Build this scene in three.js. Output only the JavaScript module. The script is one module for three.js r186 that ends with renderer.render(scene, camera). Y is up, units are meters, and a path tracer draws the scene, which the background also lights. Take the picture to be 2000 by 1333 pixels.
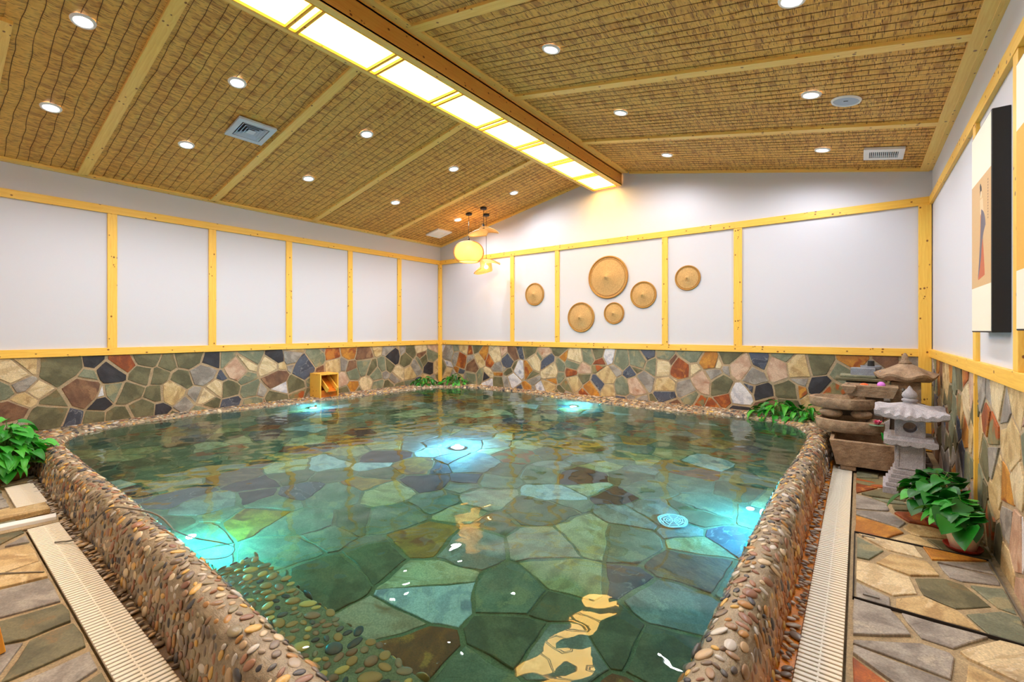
import * as THREE from 'three';
import { RoundedBoxGeometry } from 'three/addons/geometries/RoundedBoxGeometry.js';
import { mergeGeometries, toCreasedNormals, mergeVertices } from 'three/addons/utils/BufferGeometryUtils.js';
import { RectAreaLightUniformsLib } from 'three/addons/lights/RectAreaLightUniformsLib.js';

/* ------------------------------------------------------------------ camera, exposure */
const ROOM_W = 7.518, FRONT = 7.9, EAVE = 3.05, PITCH = 0.2, ANG = Math.atan(PITCH);
const scene = new THREE.Scene();
scene.background = new THREE.Color(0x000000);
const camera = new THREE.PerspectiveCamera(2 * Math.atan(666.5 / 891.65) * 180 / Math.PI, 2000 / 1333, 0.05, 60);
camera.position.set(6.911, 1.3014, 6.628);
camera.rotation.set(0, 0.6501, 0);
camera.setViewOffset(2000, 1333, 0, 20.84, 2000, 1333);
camera.updateProjectionMatrix();
camera.updateMatrixWorld();
const renderer = new THREE.WebGLRenderer({ antialias: true });
renderer.toneMapping = THREE.LinearToneMapping;
renderer.toneMappingExposure = 1.36;
renderer.shadowMap.enabled = true;
RectAreaLightUniformsLib.init();
// lamp strengths (each lamp's own light is set in its builder)
const LAMP = { down: 3.3, panel: 5.5, pendant: 0.7, pool: 4.2, poolCentre: 9.0 };
const WATER_Y = 0.22, POOL_FLOOR = -0.33;

/* ------------------------------------------------------------------ helpers */
function mulberry(a) { return () => { a |= 0; a = a + 0x6D2B79F5 | 0; let t = Math.imul(a ^ a >>> 15, 1 | a); t = t + Math.imul(t ^ t >>> 7, 61 | t) ^ t; return ((t ^ t >>> 14) >>> 0) / 4294967296; }; }
const rnd = mulberry(20240611);
const R = (a, b, r = rnd) => a + (b - a) * r();
const clamp = (x, a, b) => Math.min(b, Math.max(a, x));
const sstep = (a, b, x) => { const t = clamp((x - a) / (b - a), 0, 1); return t * t * (3 - 2 * t); };
const lerp = (a, b, t) => a + (b - a) * t;
const V = (x, y, z) => new THREE.Vector3(x, y, z);
const used = {};
function numbered(n) { used[n] = (used[n] ?? -1) + 1; return used[n] ? `${n}_${String(used[n]).padStart(3, '0')}` : n; }
function thing(name, label, category, pos = [0, 0, 0], turn = 0, group) {
  const o = new THREE.Group(); o.name = numbered(name); o.position.set(...pos); o.rotation.y = turn;
  o.userData = { label, category }; if (group) o.userData.group = group; scene.add(o); return o;
}
function structure(name, label, category) { const o = thing(name, label, category); o.userData.kind = 'structure'; return o; }
function part(parent, name, geo, mat, pos, label) {
  const m = new THREE.Mesh(geo, mat); m.name = name; m.castShadow = m.receiveShadow = true;
  if (pos) m.position.set(...pos);
  if (label) m.userData.label = label;
  parent.add(m); return m;
}
function single(name, label, category, geo, mat, pos = [0, 0, 0], group) {
  const m = new THREE.Mesh(geo, mat); m.name = numbered(name); m.castShadow = m.receiveShadow = true; m.position.set(...pos);
  m.userData = { label, category }; if (group) m.userData.group = group; scene.add(m); return m;
}
// value noise, tileable on an integer lattice
function lattice(seed) { const r = mulberry(seed), t = new Float32Array(65536); for (let i = 0; i < 65536; i++) t[i] = r(); return t; }
const LAT = lattice(7);
function vnoise(x, y, px = 256, py = 256, s = 0) {
  const xi = Math.floor(x), yi = Math.floor(y), fx = x - xi, fy = y - yi, u = fx * fx * (3 - 2 * fx), v = fy * fy * (3 - 2 * fy);
  const g = (a, b) => LAT[((((b % py) + py) % py) * 256 + (((a % px) + px) % px) + s * 7919) & 65535];
  return lerp(lerp(g(xi, yi), g(xi + 1, yi), u), lerp(g(xi, yi + 1), g(xi + 1, yi + 1), u), v);
}
function fbm(x, y, p, oct = 4, s = 0) { let a = 0, w = 0.5, t = 0; for (let i = 0; i < oct; i++) { a += w * vnoise(x, y, p, p, s + i); t += w; x *= 2; y *= 2; p *= 2; w *= 0.5; } return a / t; }
function dataTex(w, h, fn, srgb = true, wrap = true) {
  const d = new Uint8Array(w * h * 4);
  for (let y = 0; y < h; y++) for (let x = 0; x < w; x++) { const c = fn(x / w, y / h, x, y), i = (y * w + x) * 4; d[i] = clamp(c[0], 0, 255); d[i + 1] = clamp(c[1], 0, 255); d[i + 2] = clamp(c[2], 0, 255); d[i + 3] = 255; }
  const t = new THREE.DataTexture(d, w, h); t.magFilter = t.minFilter = THREE.LinearFilter; t.wrapS = t.wrapT = wrap ? THREE.RepeatWrapping : THREE.ClampToEdgeWrapping;
  if (srgb) t.colorSpace = THREE.SRGBColorSpace; t.needsUpdate = true; return t;
}
const scaled = (t, sx, sy) => { const c = t.clone(); c.repeat.set(sx, sy); c.needsUpdate = true; return c; };
const mix3 = (a, b, t) => [lerp(a[0], b[0], t), lerp(a[1], b[1], t), lerp(a[2], b[2], t)];
const std = (o) => new THREE.MeshStandardMaterial(o);
const phys = (o) => new THREE.MeshPhysicalMaterial(o);
const rgb = (r, g, b) => new THREE.Color().setRGB(r / 255, g / 255, b / 255, THREE.SRGBColorSpace);

// uv in metres, u along the longest side
function metricUV(geo, along) {
  let g = geo.index ? geo.toNonIndexed() : geo; const p = g.attributes.position, n = g.attributes.normal;
  g.computeBoundingBox(); const s = g.boundingBox.getSize(V(0, 0, 0)), dims = [s.x, s.y, s.z], L = along ?? dims.indexOf(Math.max(...dims)), ou = R(0, 5), ov = R(0, 5), uv = new Float32Array(p.count * 2);
  for (let i = 0; i < p.count; i += 3) {
    const nn = [0, 0, 0]; for (let k = 0; k < 3; k++) { nn[0] += Math.abs(n.getX(i + k)); nn[1] += Math.abs(n.getY(i + k)); nn[2] += Math.abs(n.getZ(i + k)); }
    const D = nn.indexOf(Math.max(...nn)), a = D === L ? (L + 1) % 3 : L, b = 3 - a - D;
    for (let k = 0; k < 3; k++) { const q = [p.getX(i + k), p.getY(i + k), p.getZ(i + k)]; uv[(i + k) * 2] = q[a] + ou; uv[(i + k) * 2 + 1] = q[b] + ov + D * 0.37; }
  }
  g.setAttribute('uv', new THREE.BufferAttribute(uv, 2)); return g;
}
function box(w, h, d, r = 0.003, along) { const m = Math.min(w, h, d); return metricUV(r > 0 && m > 2.2 * r ? new RoundedBoxGeometry(w, h, d, 1, r) : new THREE.BoxGeometry(w, h, d), along); }
const boxAt = (x0, x1, y0, y1, z0, z1, r = 0.003, along) => { const g = box(x1 - x0, y1 - y0, z1 - z0, r, along); g.translate((x0 + x1) / 2, (y0 + y1) / 2, (z0 + z1) / 2); return g; };
function merge(list) { const l = list.map((g) => { let q = g.index ? g.toNonIndexed() : g.clone(); for (const k of Object.keys(q.attributes)) if (!['position', 'normal', 'uv'].includes(k)) q.deleteAttribute(k); if (!q.attributes.uv) q.setAttribute('uv', new THREE.BufferAttribute(new Float32Array(q.attributes.position.count * 2), 2)); return q; }); return mergeGeometries(l, false); }
// loft through rings of equal length, optional caps
function loft(rings, capA = true, capB = true, crease = 0.6) {
  const n = rings[0].length, pos = [];
  const tri = (a, b, c) => pos.push(...a, ...b, ...c);
  for (let i = 0; i + 1 < rings.length; i++) for (let k = 0; k < n; k++) { const a = rings[i][k], b = rings[i][(k + 1) % n], c = rings[i + 1][(k + 1) % n], d = rings[i + 1][k]; tri(a, d, b); tri(b, d, c); }
  const cap = (r, f) => { const c = [0, 1, 2].map((q) => r.reduce((s, p) => s + p[q], 0) / n); for (let k = 0; k < n; k++) f ? tri(c, r[(k + 1) % n], r[k]) : tri(c, r[k], r[(k + 1) % n]); };
  if (capA) cap(rings[0], false); if (capB) cap(rings[rings.length - 1], true);
  let g = new THREE.BufferGeometry(); g.setAttribute('position', new THREE.Float32BufferAttribute(pos, 3)); g.computeVertexNormals();
  g = toCreasedNormals(g, crease);
  return metricUV(g);
}
const ringRect = (w, d, y, cx = 0, cz = 0, sub = 1) => { const o = [], c = [[-1, 1], [1, 1], [1, -1], [-1, -1]]; for (let i = 0; i < 4; i++) for (let k = 0; k < sub; k++) { const t = k / sub, a = c[i], b = c[(i + 1) % 4]; o.push([cx + lerp(a[0], b[0], t) * w / 2, y, cz + lerp(a[1], b[1], t) * d / 2]); } return o; };
const ringOval = (a, b, y, n, f = () => 1, cx = 0, cz = 0) => Array.from({ length: n }, (_, k) => { const t = -k / n * Math.PI * 2, s = f(-t); return [cx + Math.cos(t) * a * s, y, cz - Math.sin(-t) * b * s * -1]; });
function lathe(pts, seg = 28) { return new THREE.LatheGeometry(pts.map((q) => new THREE.Vector2(q[0], q[1])), seg); }
const tube = (pts, r, seg = 16, rad = 6, closed = false) => new THREE.TubeGeometry(new THREE.CatmullRomCurve3(pts.map((q) => V(...q)), closed), seg, r, rad, closed);

/* ------------------------------------------------------------------ materials */
// pine: grain along u, 1.2 m x 0.3 m tile
const knots = (() => { const r = mulberry(99), k = []; for (let i = 0; i < 16; i++) k.push([r(), r(), 0.006 + r() * 0.008]); return k; })();
const pineTex = dataTex(1024, 256, (u, v) => {
  let warp = 0, dark = 0;
  for (const [ku, kv, kr] of knots) { let du = (u - ku); du -= Math.round(du); let dv = v - kv; dv -= Math.round(dv); const X = du * 1.2, Y = dv * 0.3, d = Math.hypot(X * 0.8, Y); warp += 0.02 * Math.exp(-d * d / (kr * kr * 14)) * Math.sign(dv || 1); dark = Math.max(dark, 1 - sstep(kr * 0.45, kr * 0.95, d)); }
  const y = v + warp * 2.2, n = fbm(u * 4, y * 24, 4, 3, 3), g = 0.5 + 0.5 * Math.sin((y * 34 + n * 5) * 2), f = vnoise(u * 24, y * 128, 24, 128, 5);
  const t = clamp(0.25 * g + 0.35 * n + 0.2 * f, 0, 1);
  return mix3(mix3([255, 226, 150], [232, 184, 98], t), [112, 62, 26], dark * 0.85);
});
const pine = (tint, rough = 0.45) => std({ map: scaled(pineTex, 1 / 1.2, 1 / 0.3), color: tint, roughness: rough, bumpMap: null });
const M = {};
M.pine = pine(new THREE.Color(1.0, 0.84, 0.36));
M.batten = pine(new THREE.Color(1.0, 0.92, 0.66));
M.beam = pine(new THREE.Color(0.78, 0.50, 0.24), 0.4);
M.spout = pine(new THREE.Color(0.95, 0.72, 0.28), 0.5);
M.copperWood = pine(new THREE.Color(0.66, 0.24, 0.05), 0.3);
const plasterBump = dataTex(256, 256, (u, v) => { const n = 128 + 100 * (fbm(u * 32, v * 32, 32, 3, 11) - 0.5); return [n, n, n]; }, false);
M.plaster = std({ color: new THREE.Color(0.62, 0.61, 0.645), roughness: 0.85, bumpMap: scaled(plasterBump, 2, 2), bumpScale: 0.0008 });
M.panel = std({ color: new THREE.Color(0.635, 0.63, 0.68), roughness: 0.8, bumpMap: scaled(plasterBump, 3, 3), bumpScale: 0.0006 });
// reed mat: u along the reeds (1 m), v across (0.5 m)
const reedTone = (() => { const r = mulberry(31), o = []; for (let i = 0; i < 128; i++) o.push([r(), r(), r()]); return o; })();
const reedTex = dataTex(1024, 512, (u, v) => {
  const wob = (fbm(u * 8, v * 4, 8, 2, 21) - 0.5) * 0.012, y = ((v + wob) % 1 + 1) % 1 * 128, k = Math.floor(y) % 128, f = y - Math.floor(y), [a, b, c] = reedTone[k];
  const seg = vnoise(u * (7 + Math.floor(a * 5)) + b * 40, k * 3.7, 256, 256, 2), streak = vnoise(u * 60, k * 1.3, 60, 128, 4);
  const gap = sstep(0.78, 0.98, Math.abs(f - 0.5) * 2) * (0.35 + 0.65 * c), dash = sstep(0.74, 0.86, vnoise(u * 22 + a * 9, k * 2.1, 256, 256, 9));
  let col = mix3([248, 216, 140], [222, 178, 100], clamp(seg * 0.9 + streak * 0.3 - 0.05, 0, 1));
  col = mix3(col, [250, 228, 170], sstep(0.7, 0.95, seg) * 0.5 * (b > 0.5 ? 1 : 0));
  const big = fbm(u * 5, v * 12, 5, 3, 17); col = mix3(col, [150, 98, 44], sstep(0.45, 0.75, big) * 0.55); col = mix3(col, [92, 58, 22], clamp(gap * 0.5 + dash * 0.7, 0, 1));
  return col;
});
const reedBump = dataTex(256, 512, (u, v) => { const y = v * 128, f = y - Math.floor(y); const h = Math.sqrt(Math.max(0, 1 - (2 * f - 1) ** 2)) * 220 + 30 * vnoise(u * 20, Math.floor(y), 20, 128, 3); return [h, h, h]; }, false);
M.reed = std({ map: scaled(reedTex, 1, 2), color: new THREE.Color(1.0, 0.81, 0.47), roughness: 0.6, bumpMap: scaled(reedBump, 1, 2), bumpScale: 0.0012 });
M.twine = std({ color: rgb(98, 66, 34), roughness: 0.9 });
// stones
const stoneBump = dataTex(512, 512, (u, v) => { const n = 40 + 190 * fbm(u * 6 + 1.2 * fbm(u * 4, v * 4, 4, 2, 8), v * 10, 6, 5, 13); return [n, n, n]; }, false);
function stoneTex(a, b, c, amount, seed, veins = 0) {
  return dataTex(256, 256, (u, v) => {
    const w = fbm(u * 3, v * 3, 3, 3, seed), n = fbm(u * 4 + w * 1.5, v * 8 + w, 4, 4, seed + 3), m = fbm(u * 3 + 2, v * 3 + w * 2, 3, 3, seed + 9), f = vnoise(u * 96, v * 96, 96, 96, seed);
    let col = mix3(a, b, sstep(0.3, 0.72, n)); col = mix3(col, c, sstep(1 - amount, 1.12 - amount, m + (f - 0.5) * 0.06) * 0.9);
    if (veins) col = mix3(col, [235, 226, 208], veins * sstep(0.93, 0.99, 1 - Math.abs(n - 0.5) * 2.4));
    const k = 0.9 + 0.2 * f; return col.map((x) => x * k);
  });
}
const ST = {
  olive: [[112, 106, 76], [88, 84, 58], [128, 92, 48], 0.32], sage: [[132, 134, 110], [108, 112, 90], [150, 140, 104], 0.3], tan: [[196, 168, 118], [168, 138, 92], [206, 182, 138], 0.4],
  cream: [[216, 196, 156], [188, 164, 124], [150, 130, 100], 0.28], grey: [[158, 150, 140], [128, 120, 112], [176, 166, 150], 0.35], white: [[214, 210, 212], [176, 174, 184], [140, 140, 156], 0.28],
  slate: [[78, 82, 96], [58, 60, 72], [92, 98, 110], 0.3], dark: [[54, 50, 56], [40, 36, 40], [86, 56, 40], 0.26], rust: [[168, 88, 30], [126, 60, 22], [188, 120, 46], 0.4],
  ochre: [[196, 136, 48], [160, 102, 36], [136, 66, 22], 0.36], brown: [[128, 92, 66], [98, 66, 48], [150, 112, 80], 0.3], pink: [[200, 170, 146], [176, 140, 116], [160, 110, 80], 0.25], spotted: [[116, 112, 78], [140, 124, 84], [170, 78, 22], 0.44],
};
const stoneMat = {}; let si = 1;
for (const [k, [a, b, c, amt]] of Object.entries(ST)) stoneMat[k] = std({ map: scaled(stoneTex(a, b, c, amt, (si++) * 5, ['white', 'slate', 'cream'].includes(k) ? 0.35 : 0), 1 / 0.45, 1 / 0.45), roughness: 0.6, bumpMap: scaled(stoneBump, 1 / 0.5, 1 / 0.5), bumpScale: 0.005 });
const mortarTex = (a, b, seed) => dataTex(256, 256, (u, v) => { const n = fbm(u * 8, v * 8, 8, 4, seed), f = vnoise(u * 128, v * 128, 128, 128, seed + 1); return mix3(a, b, n).map((x) => x * (0.86 + 0.28 * f)); });
M.mortar = std({ map: scaled(mortarTex([184, 162, 130], [146, 126, 100], 40), 2, 2), roughness: 0.9, bumpMap: scaled(stoneBump, 3, 3), bumpScale: 0.004 });
M.floorMortar = std({ map: scaled(mortarTex([182, 160, 122], [138, 120, 92], 42), 2, 2), roughness: 0.7, bumpMap: scaled(stoneBump, 3, 3), bumpScale: 0.003 });
M.rimMortar = std({ map: scaled(mortarTex([176, 160, 134], [126, 112, 90], 44), 3, 3), vertexColors: true, roughness: 0.45, bumpMap: scaled(stoneBump, 6, 6), bumpScale: 0.004 });
M.poolMortar = std({ map: scaled(mortarTex([140, 144, 112], [100, 106, 80], 46), 2, 2), roughness: 0.8 });
const PEB = [[150, 118, 88], [188, 160, 124], [124, 110, 98], [88, 84, 84], [208, 188, 156], [176, 128, 70], [138, 96, 74], [168, 152, 134], [112, 94, 76], [212, 170, 90], [64, 64, 70], [200, 194, 186], [158, 112, 84], [136, 124, 94]];
const pebMat = PEB.map((c) => phys({ color: rgb(...c), roughness: 0.42, clearcoat: 0.35, clearcoatRoughness: 0.2 }));
const pebWet = std({ color: 0xffffff, roughness: 0.4 });
M.white = std({ color: rgb(238, 240, 242), roughness: 0.45 });
M.whitePlastic = std({ color: rgb(240, 232, 214), roughness: 0.4 });
M.black = std({ color: rgb(22, 22, 24), roughness: 0.5 });
M.dark = std({ color: rgb(40, 34, 30), roughness: 0.9 });
M.ventGrey = std({ color: rgb(196, 214, 236), roughness: 0.4 });
M.duct = std({ color: rgb(138, 146, 158), roughness: 0.5 });
M.speakerGrille = std({ color: rgb(168, 184, 206), roughness: 0.55 });
M.metal = std({ color: rgb(150, 145, 136), roughness: 0.4, metalness: 0.8 });
M.cable = std({ color: rgb(120, 112, 98), roughness: 0.6 });

/* ------------------------------------------------------------------ stones */
// power diagram on a rectangle; each cell keeps a gap from its neighbours
function cells(W, H, size, r, gap = 0.012, jitter = 0.86, wt = 0.22) {
  const nx = Math.max(1, Math.round(W / size)), ny = Math.max(1, Math.round(H / size)), S = [];
  for (let j = 0; j < ny; j++) for (let i = 0; i < nx; i++) S.push([(i + 0.5 + (j % 2 ? 0.25 : -0.25) + (r() - 0.5) * jitter) * W / nx, (j + 0.5 + (r() - 0.5) * jitter) * H / ny, (r() - 0.5) * wt * size * size * 2]);
  const out = [];
  S.forEach((s, i) => {
    let poly = [[0.004, 0.004], [W - 0.004, 0.004], [W - 0.004, H - 0.004], [0.004, H - 0.004]];
    S.forEach((q, j) => {
      if (i === j || poly.length < 3) return; const dx = q[0] - s[0], dy = q[1] - s[1], d = Math.hypot(dx, dy); if (d > size * 4 || d < 1e-6) return;
      const nxv = dx / d, nyv = dy / d, off = (d * d + s[2] - q[2]) / (2 * d) - gap * (0.35 + 0.5 * ((Math.sin((i * 131 + j * 131) * 12.9898 + i * j) + 1) / 2)), lim = s[0] * nxv + s[1] * nyv + off, o = [];
      for (let k = 0; k < poly.length; k++) { const a = poly[k], b = poly[(k + 1) % poly.length], da = a[0] * nxv + a[1] * nyv - lim, db = b[0] * nxv + b[1] * nyv - lim; if (da <= 0) o.push(a); if (da * db < 0) { const t = da / (da - db); o.push([lerp(a[0], b[0], t), lerp(a[1], b[1], t)]); } }
      poly = o;
    });
    // drop tiny edges, knock a corner off now and then
    poly = poly.filter((a, k) => { const b = poly[(k + 1) % poly.length]; return Math.hypot(a[0] - b[0], a[1] - b[1]) > size * 0.06; });
    if (poly.length < 3) return;
    let A = 0, cx = 0, cy = 0; for (let k = 0; k < poly.length; k++) { const a = poly[k], b = poly[(k + 1) % poly.length], c = a[0] * b[1] - b[0] * a[1]; A += c; cx += (a[0] + b[0]) * c; cy += (a[1] + b[1]) * c; }
    if (A < 0.0012) return; cx /= 3 * A; cy /= 3 * A;
    out.push({ poly: poly.map(([x, y]) => [x - cx, y - cy]), c: [cx, cy], area: A / 2 });
  });
  return out;
}
function stoneGeo(poly, h, r, basis, bev = 0.006) {
  // rough the outline a little, then a chamfered slab; z is out of the surface
  const P = []; poly.forEach((a, k) => { const b = poly[(k + 1) % poly.length], l = Math.hypot(b[0] - a[0], b[1] - a[1]); P.push([a[0] * R(0.95, 1, r), a[1] * R(0.95, 1, r)]); if (l > 0.11) { const t = R(0.35, 0.65, r), w = R(-0.004, 0.008, r) * Math.min(1, l * 5); P.push([lerp(a[0], b[0], t) * (1 - w / 0.1), lerp(a[1], b[1], t) * (1 - w / 0.1)]); } });
  const n = P.length, tx = R(-0.02, 0.02, r), ty = R(-0.02, 0.02, r), z = (x, y) => h + x * tx + y * ty, ang = R(0, 6.28, r), ca = Math.cos(ang), sa = Math.sin(ang), ou = R(0, 3, r), ov = R(0, 3, r);
  const top = P.map(([x, y]) => { const l = Math.hypot(x, y) || 1, k = Math.max(0.3, 1 - bev / l); return [x * k, y * k, z(x, y)]; }), mid = P.map(([x, y]) => [x, y, z(x, y) - bev * 0.7]), bot = P.map(([x, y]) => [x, y, -0.012]);
  const pos = [], tri = (a, b, c) => pos.push(...a, ...b, ...c), c0 = [0, 0, z(0, 0) + R(-0.001, 0.002, r)];
  for (let k = 0; k < n; k++) { const q = (k + 1) % n; tri(c0, top[k], top[q]); tri(top[k], mid[k], mid[q]); tri(top[k], mid[q], top[q]); tri(mid[k], bot[k], bot[q]); tri(mid[k], bot[q], mid[q]); }
  const uv = []; for (let i = 0; i < pos.length; i += 3) uv.push(pos[i] * ca - pos[i + 1] * sa + ou, pos[i] * sa + pos[i + 1] * ca + ov);
  const g = new THREE.BufferGeometry(); g.setAttribute('position', new THREE.Float32BufferAttribute(pos, 3)); g.setAttribute('uv', new THREE.Float32BufferAttribute(uv, 2)); g.applyMatrix4(basis); g.computeVertexNormals(); return g;
}
const basis = (x, y, z) => new THREE.Matrix4().makeBasis(V(...x), V(...y), V(...z));
const B_LEFT = basis([0, 0, -1], [0, 1, 0], [1, 0, 0]), B_BACK = basis([1, 0, 0], [0, 1, 0], [0, 0, 1]), B_RIGHT = basis([0, 0, 1], [0, 1, 0], [-1, 0, 0]), B_FLOOR = basis([1, 0, 0], [0, 0, -1], [0, 1, 0]);
function pick(weights, r) { let s = 0; for (const k in weights) s += weights[k]; let t = r() * s; for (const k in weights) { t -= weights[k]; if (t <= 0) return k; } return Object.keys(weights)[0]; }
function layStones(parent, W, H, size, weights, at, B, seed, o = {}) {
  const r = mulberry(seed), list = cells(W, H, size, r, o.gap ?? 0.016, o.jitter ?? 0.86, o.wt ?? 0.22);
  for (const c of list) { if (o.keep && !o.keep(...c.c)) continue; const m = part(parent, o.name ?? 'stone', stoneGeo(c.poly, R(o.h0 ?? 0.003, o.h1 ?? 0.009, r), r, B, o.bev ?? 0.0035), (o.mats ?? stoneMat)[pick(weights, r)], at(...c.c)); m.userData.w = c.area; }
}
const WL = { olive: 26, sage: 16, tan: 18, cream: 10, grey: 18, white: 4, slate: 4, dark: 6, rust: 1.5, ochre: 4, brown: 6, pink: 3, spotted: 3 };
const WB = { olive: 17, sage: 17, tan: 16, cream: 9, grey: 14, white: 5, slate: 8, dark: 1.5, rust: 8, ochre: 10, brown: 7, pink: 5, spotted: 3 };
const WF = { olive: 10, sage: 16, tan: 16, cream: 10, grey: 18, white: 1, slate: 8, rust: 6, ochre: 8, brown: 4, pink: 5, spotted: 4 };
const WP = { olive: 18, sage: 24, tan: 9, cream: 7, grey: 14, white: 5, slate: 9, dark: 3, rust: 6, ochre: 8, brown: 4, pink: 4, spotted: 5 };

/* ------------------------------------------------------------------ room shell */
const RAIL_LO = [1.014, 1.10], RAIL_HI = [2.657, 2.745], T = 0.026;
const ridgeY = (x) => EAVE + PITCH * Math.min(x, ROOM_W - x);
// left wall
{
  const w = structure('wall_left', 'long white panelled wall with yellow pine posts and stone base behind water spout', 'wall');
  part(w, 'plaster', boxAt(-0.2, -0.02, RAIL_LO[0], EAVE + 0.5, -0.2, FRONT, 0), M.panel);
  part(w, 'mortar', boxAt(-0.2, -0.018, -0.4, RAIL_LO[0], -0.2, FRONT, 0), M.mortar);
  layStones(w, 6.7, 1.03, 0.205, WL, (u, v) => [-0.018, v - 0.015, 6.7 - u], B_LEFT, 1503, { jitter: 1.05, wt: 0.34 });
  const rail = (y0, y1) => part(w, 'rail', boxAt(-0.022, 0.006, y0, y1, 0, FRONT, 0.003, 2), M.pine);
  rail(...RAIL_LO); rail(...RAIL_HI);
  for (const [a, b] of [[5.171, 5.258], [4.137, 4.225], [3.1, 3.19], [2.05, 2.137], [1.002, 1.09], [6.2, 6.288]]) part(w, 'post', boxAt(-0.022, 0.002, RAIL_LO[1], RAIL_HI[0], a, b, 0.003, 1), M.pine);
  part(w, 'eave_trim', boxAt(-0.022, 0.02, EAVE - 0.03, EAVE + 0.02, 0, FRONT, 0.003, 2), M.batten);
}
// back wall
function gable(x0, x1, y0, z0, z1) {
  const s = new THREE.Shape(); s.moveTo(x0, y0); s.lineTo(x1, y0); s.lineTo(x1, EAVE + 0.48); s.lineTo(ROOM_W / 2, ridgeY(ROOM_W / 2) + 0.48); s.lineTo(x0, EAVE + 0.48); s.closePath();
  const g = new THREE.ExtrudeGeometry(s, { depth: z1 - z0, bevelEnabled: false }); g.translate(0, 0, z0); return metricUV(g);
}
{
  const w = structure('wall_back', 'white gable wall with pine frame and stone base carrying the bamboo hats', 'wall');
  part(w, 'plaster', gable(-0.02, ROOM_W + 0.02, RAIL_LO[0], -0.2, -0.02), M.panel);
  part(w, 'mortar', boxAt(-0.2, ROOM_W + 0.2, -0.4, RAIL_LO[0], -0.2, -0.018, 0), M.mortar);
  layStones(w, ROOM_W, 1.03, 0.2, WB, (u, v) => [u, v - 0.015, -0.018], B_BACK, 778, { jitter: 1.05, wt: 0.34 });
  for (const [y0, y1] of [RAIL_LO, RAIL_HI]) part(w, 'rail', boxAt(0, ROOM_W, y0, y1, -0.022, 0.006, 0.003, 0), M.pine);
  for (const [a, b] of [[1.83, 1.912], [2.789, 2.87], [4.62, 4.703], [5.58, 5.68]]) part(w, 'post', boxAt(a, b, RAIL_LO[1], RAIL_HI[0], -0.022, 0.002, 0.003, 1), M.pine);
  part(w, 'corner_post', boxAt(-0.01, 0.05, 0.1, RAIL_HI[0], -0.012, 0.05, 0.004, 1), M.pine);
  part(w, 'corner_post', boxAt(7.423, 7.53, 0.0, RAIL_HI[0], -0.012, 0.02, 0.004, 1), M.pine);
  for (const s of [-1, 1]) { const L = Math.hypot(3.4, 3.4 * PITCH), g = box(L, 0.045, 0.03, 0.003, 0), m = part(w, 'gable_trim', g, M.batten); m.position.set(s < 0 ? 1.7 : ROOM_W - 1.7, EAVE + 1.7 * PITCH - 0.012, -0.005); m.rotation.z = -s * ANG; }
}
// right wall
{
  const w = structure('wall_right', 'white wall with pine rails and slate base beside the paved walkway', 'wall'), X = ROOM_W;
  part(w, 'plaster', boxAt(X + 0.02, X + 0.2, RAIL_LO[0], EAVE + 0.5, -0.2, FRONT, 0), M.panel);
  part(w, 'mortar', boxAt(X + 0.018, X + 0.2, -0.4, RAIL_LO[0], -0.2, FRONT, 0), M.mortar);
  layStones(w, 5.4, 1.03, 0.21, { ...WB, white: 3, pink: 3, tan: 20, olive: 18, slate: 12 }, (u, v) => [X + 0.018, v - 0.015, u], B_RIGHT, 913, { keep: (u) => Math.abs(u - 2.38) > 0.03 });
  for (const [y0, y1] of [RAIL_LO, RAIL_HI]) part(w, 'rail', boxAt(X - 0.006, X + 0.022, y0, y1, 0, FRONT, 0.003, 2), M.pine);
  for (const [a, b] of [[2.33, 2.42], [3.33, 3.42], [4.3, 4.39], [5.3, 5.39]]) part(w, 'post', boxAt(X - 0.002, X + 0.022, RAIL_LO[1], RAIL_HI[0], a, b, 0.003, 1), M.pine);
  part(w, 'edge_strip', boxAt(X - 0.004, X + 0.02, 0, RAIL_LO[0], 2.365, 2.395, 0.002, 1), M.pine);
  part(w, 'eave_trim', boxAt(X - 0.02, X + 0.022, EAVE - 0.03, EAVE + 0.02, 0, FRONT, 0.003, 2), M.batten);
}
{ const w = structure('wall_front', 'plain white wall closing the room opposite the hats', 'wall'); part(w, 'plaster', gable(-0.2, ROOM_W + 0.2, -0.4, FRONT, FRONT + 0.15), M.plaster); }

/* ------------------------------------------------------------------ ceiling */
const SL = { left: { at: (x) => [x, EAVE + PITCH * x], rot: ANG }, right: { at: (x) => [x, EAVE + PITCH * (ROOM_W - x)], rot: -ANG } };
// board lying on a slope between x0 and x1 (plan), z0..z1, dropping t below the reed plane
function slopeBoard(parent, side, name, x0, x1, z0, z1, t, mat, up = 0.0, along = 0) {
  const c = Math.cos(ANG), L = (x1 - x0) / c, g = box(L, t, z1 - z0, 0.003, along), xm = (x0 + x1) / 2, [px, py] = SL[side].at(xm), m = part(parent, name, g, mat);
  m.rotation.z = SL[side].rot; const k = up - t / 2; m.position.set(px - Math.sin(SL[side].rot) * k, py + Math.cos(SL[side].rot) * k, (z0 + z1) / 2); return m;
}
const ceiling = structure('ceiling', 'pitched ceiling of stitched straw reed mats between pine battens', 'ceiling');
slopeBoard(ceiling, 'left', 'roof_slab', -0.25, ROOM_W / 2 + 0.03, -0.2, FRONT + 0.15, 0.12, M.plaster, 0.58);
slopeBoard(ceiling, 'right', 'roof_slab', ROOM_W / 2 - 0.03, ROOM_W + 0.25, -0.2, FRONT + 0.15, 0.12, M.plaster, 0.58);
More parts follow.
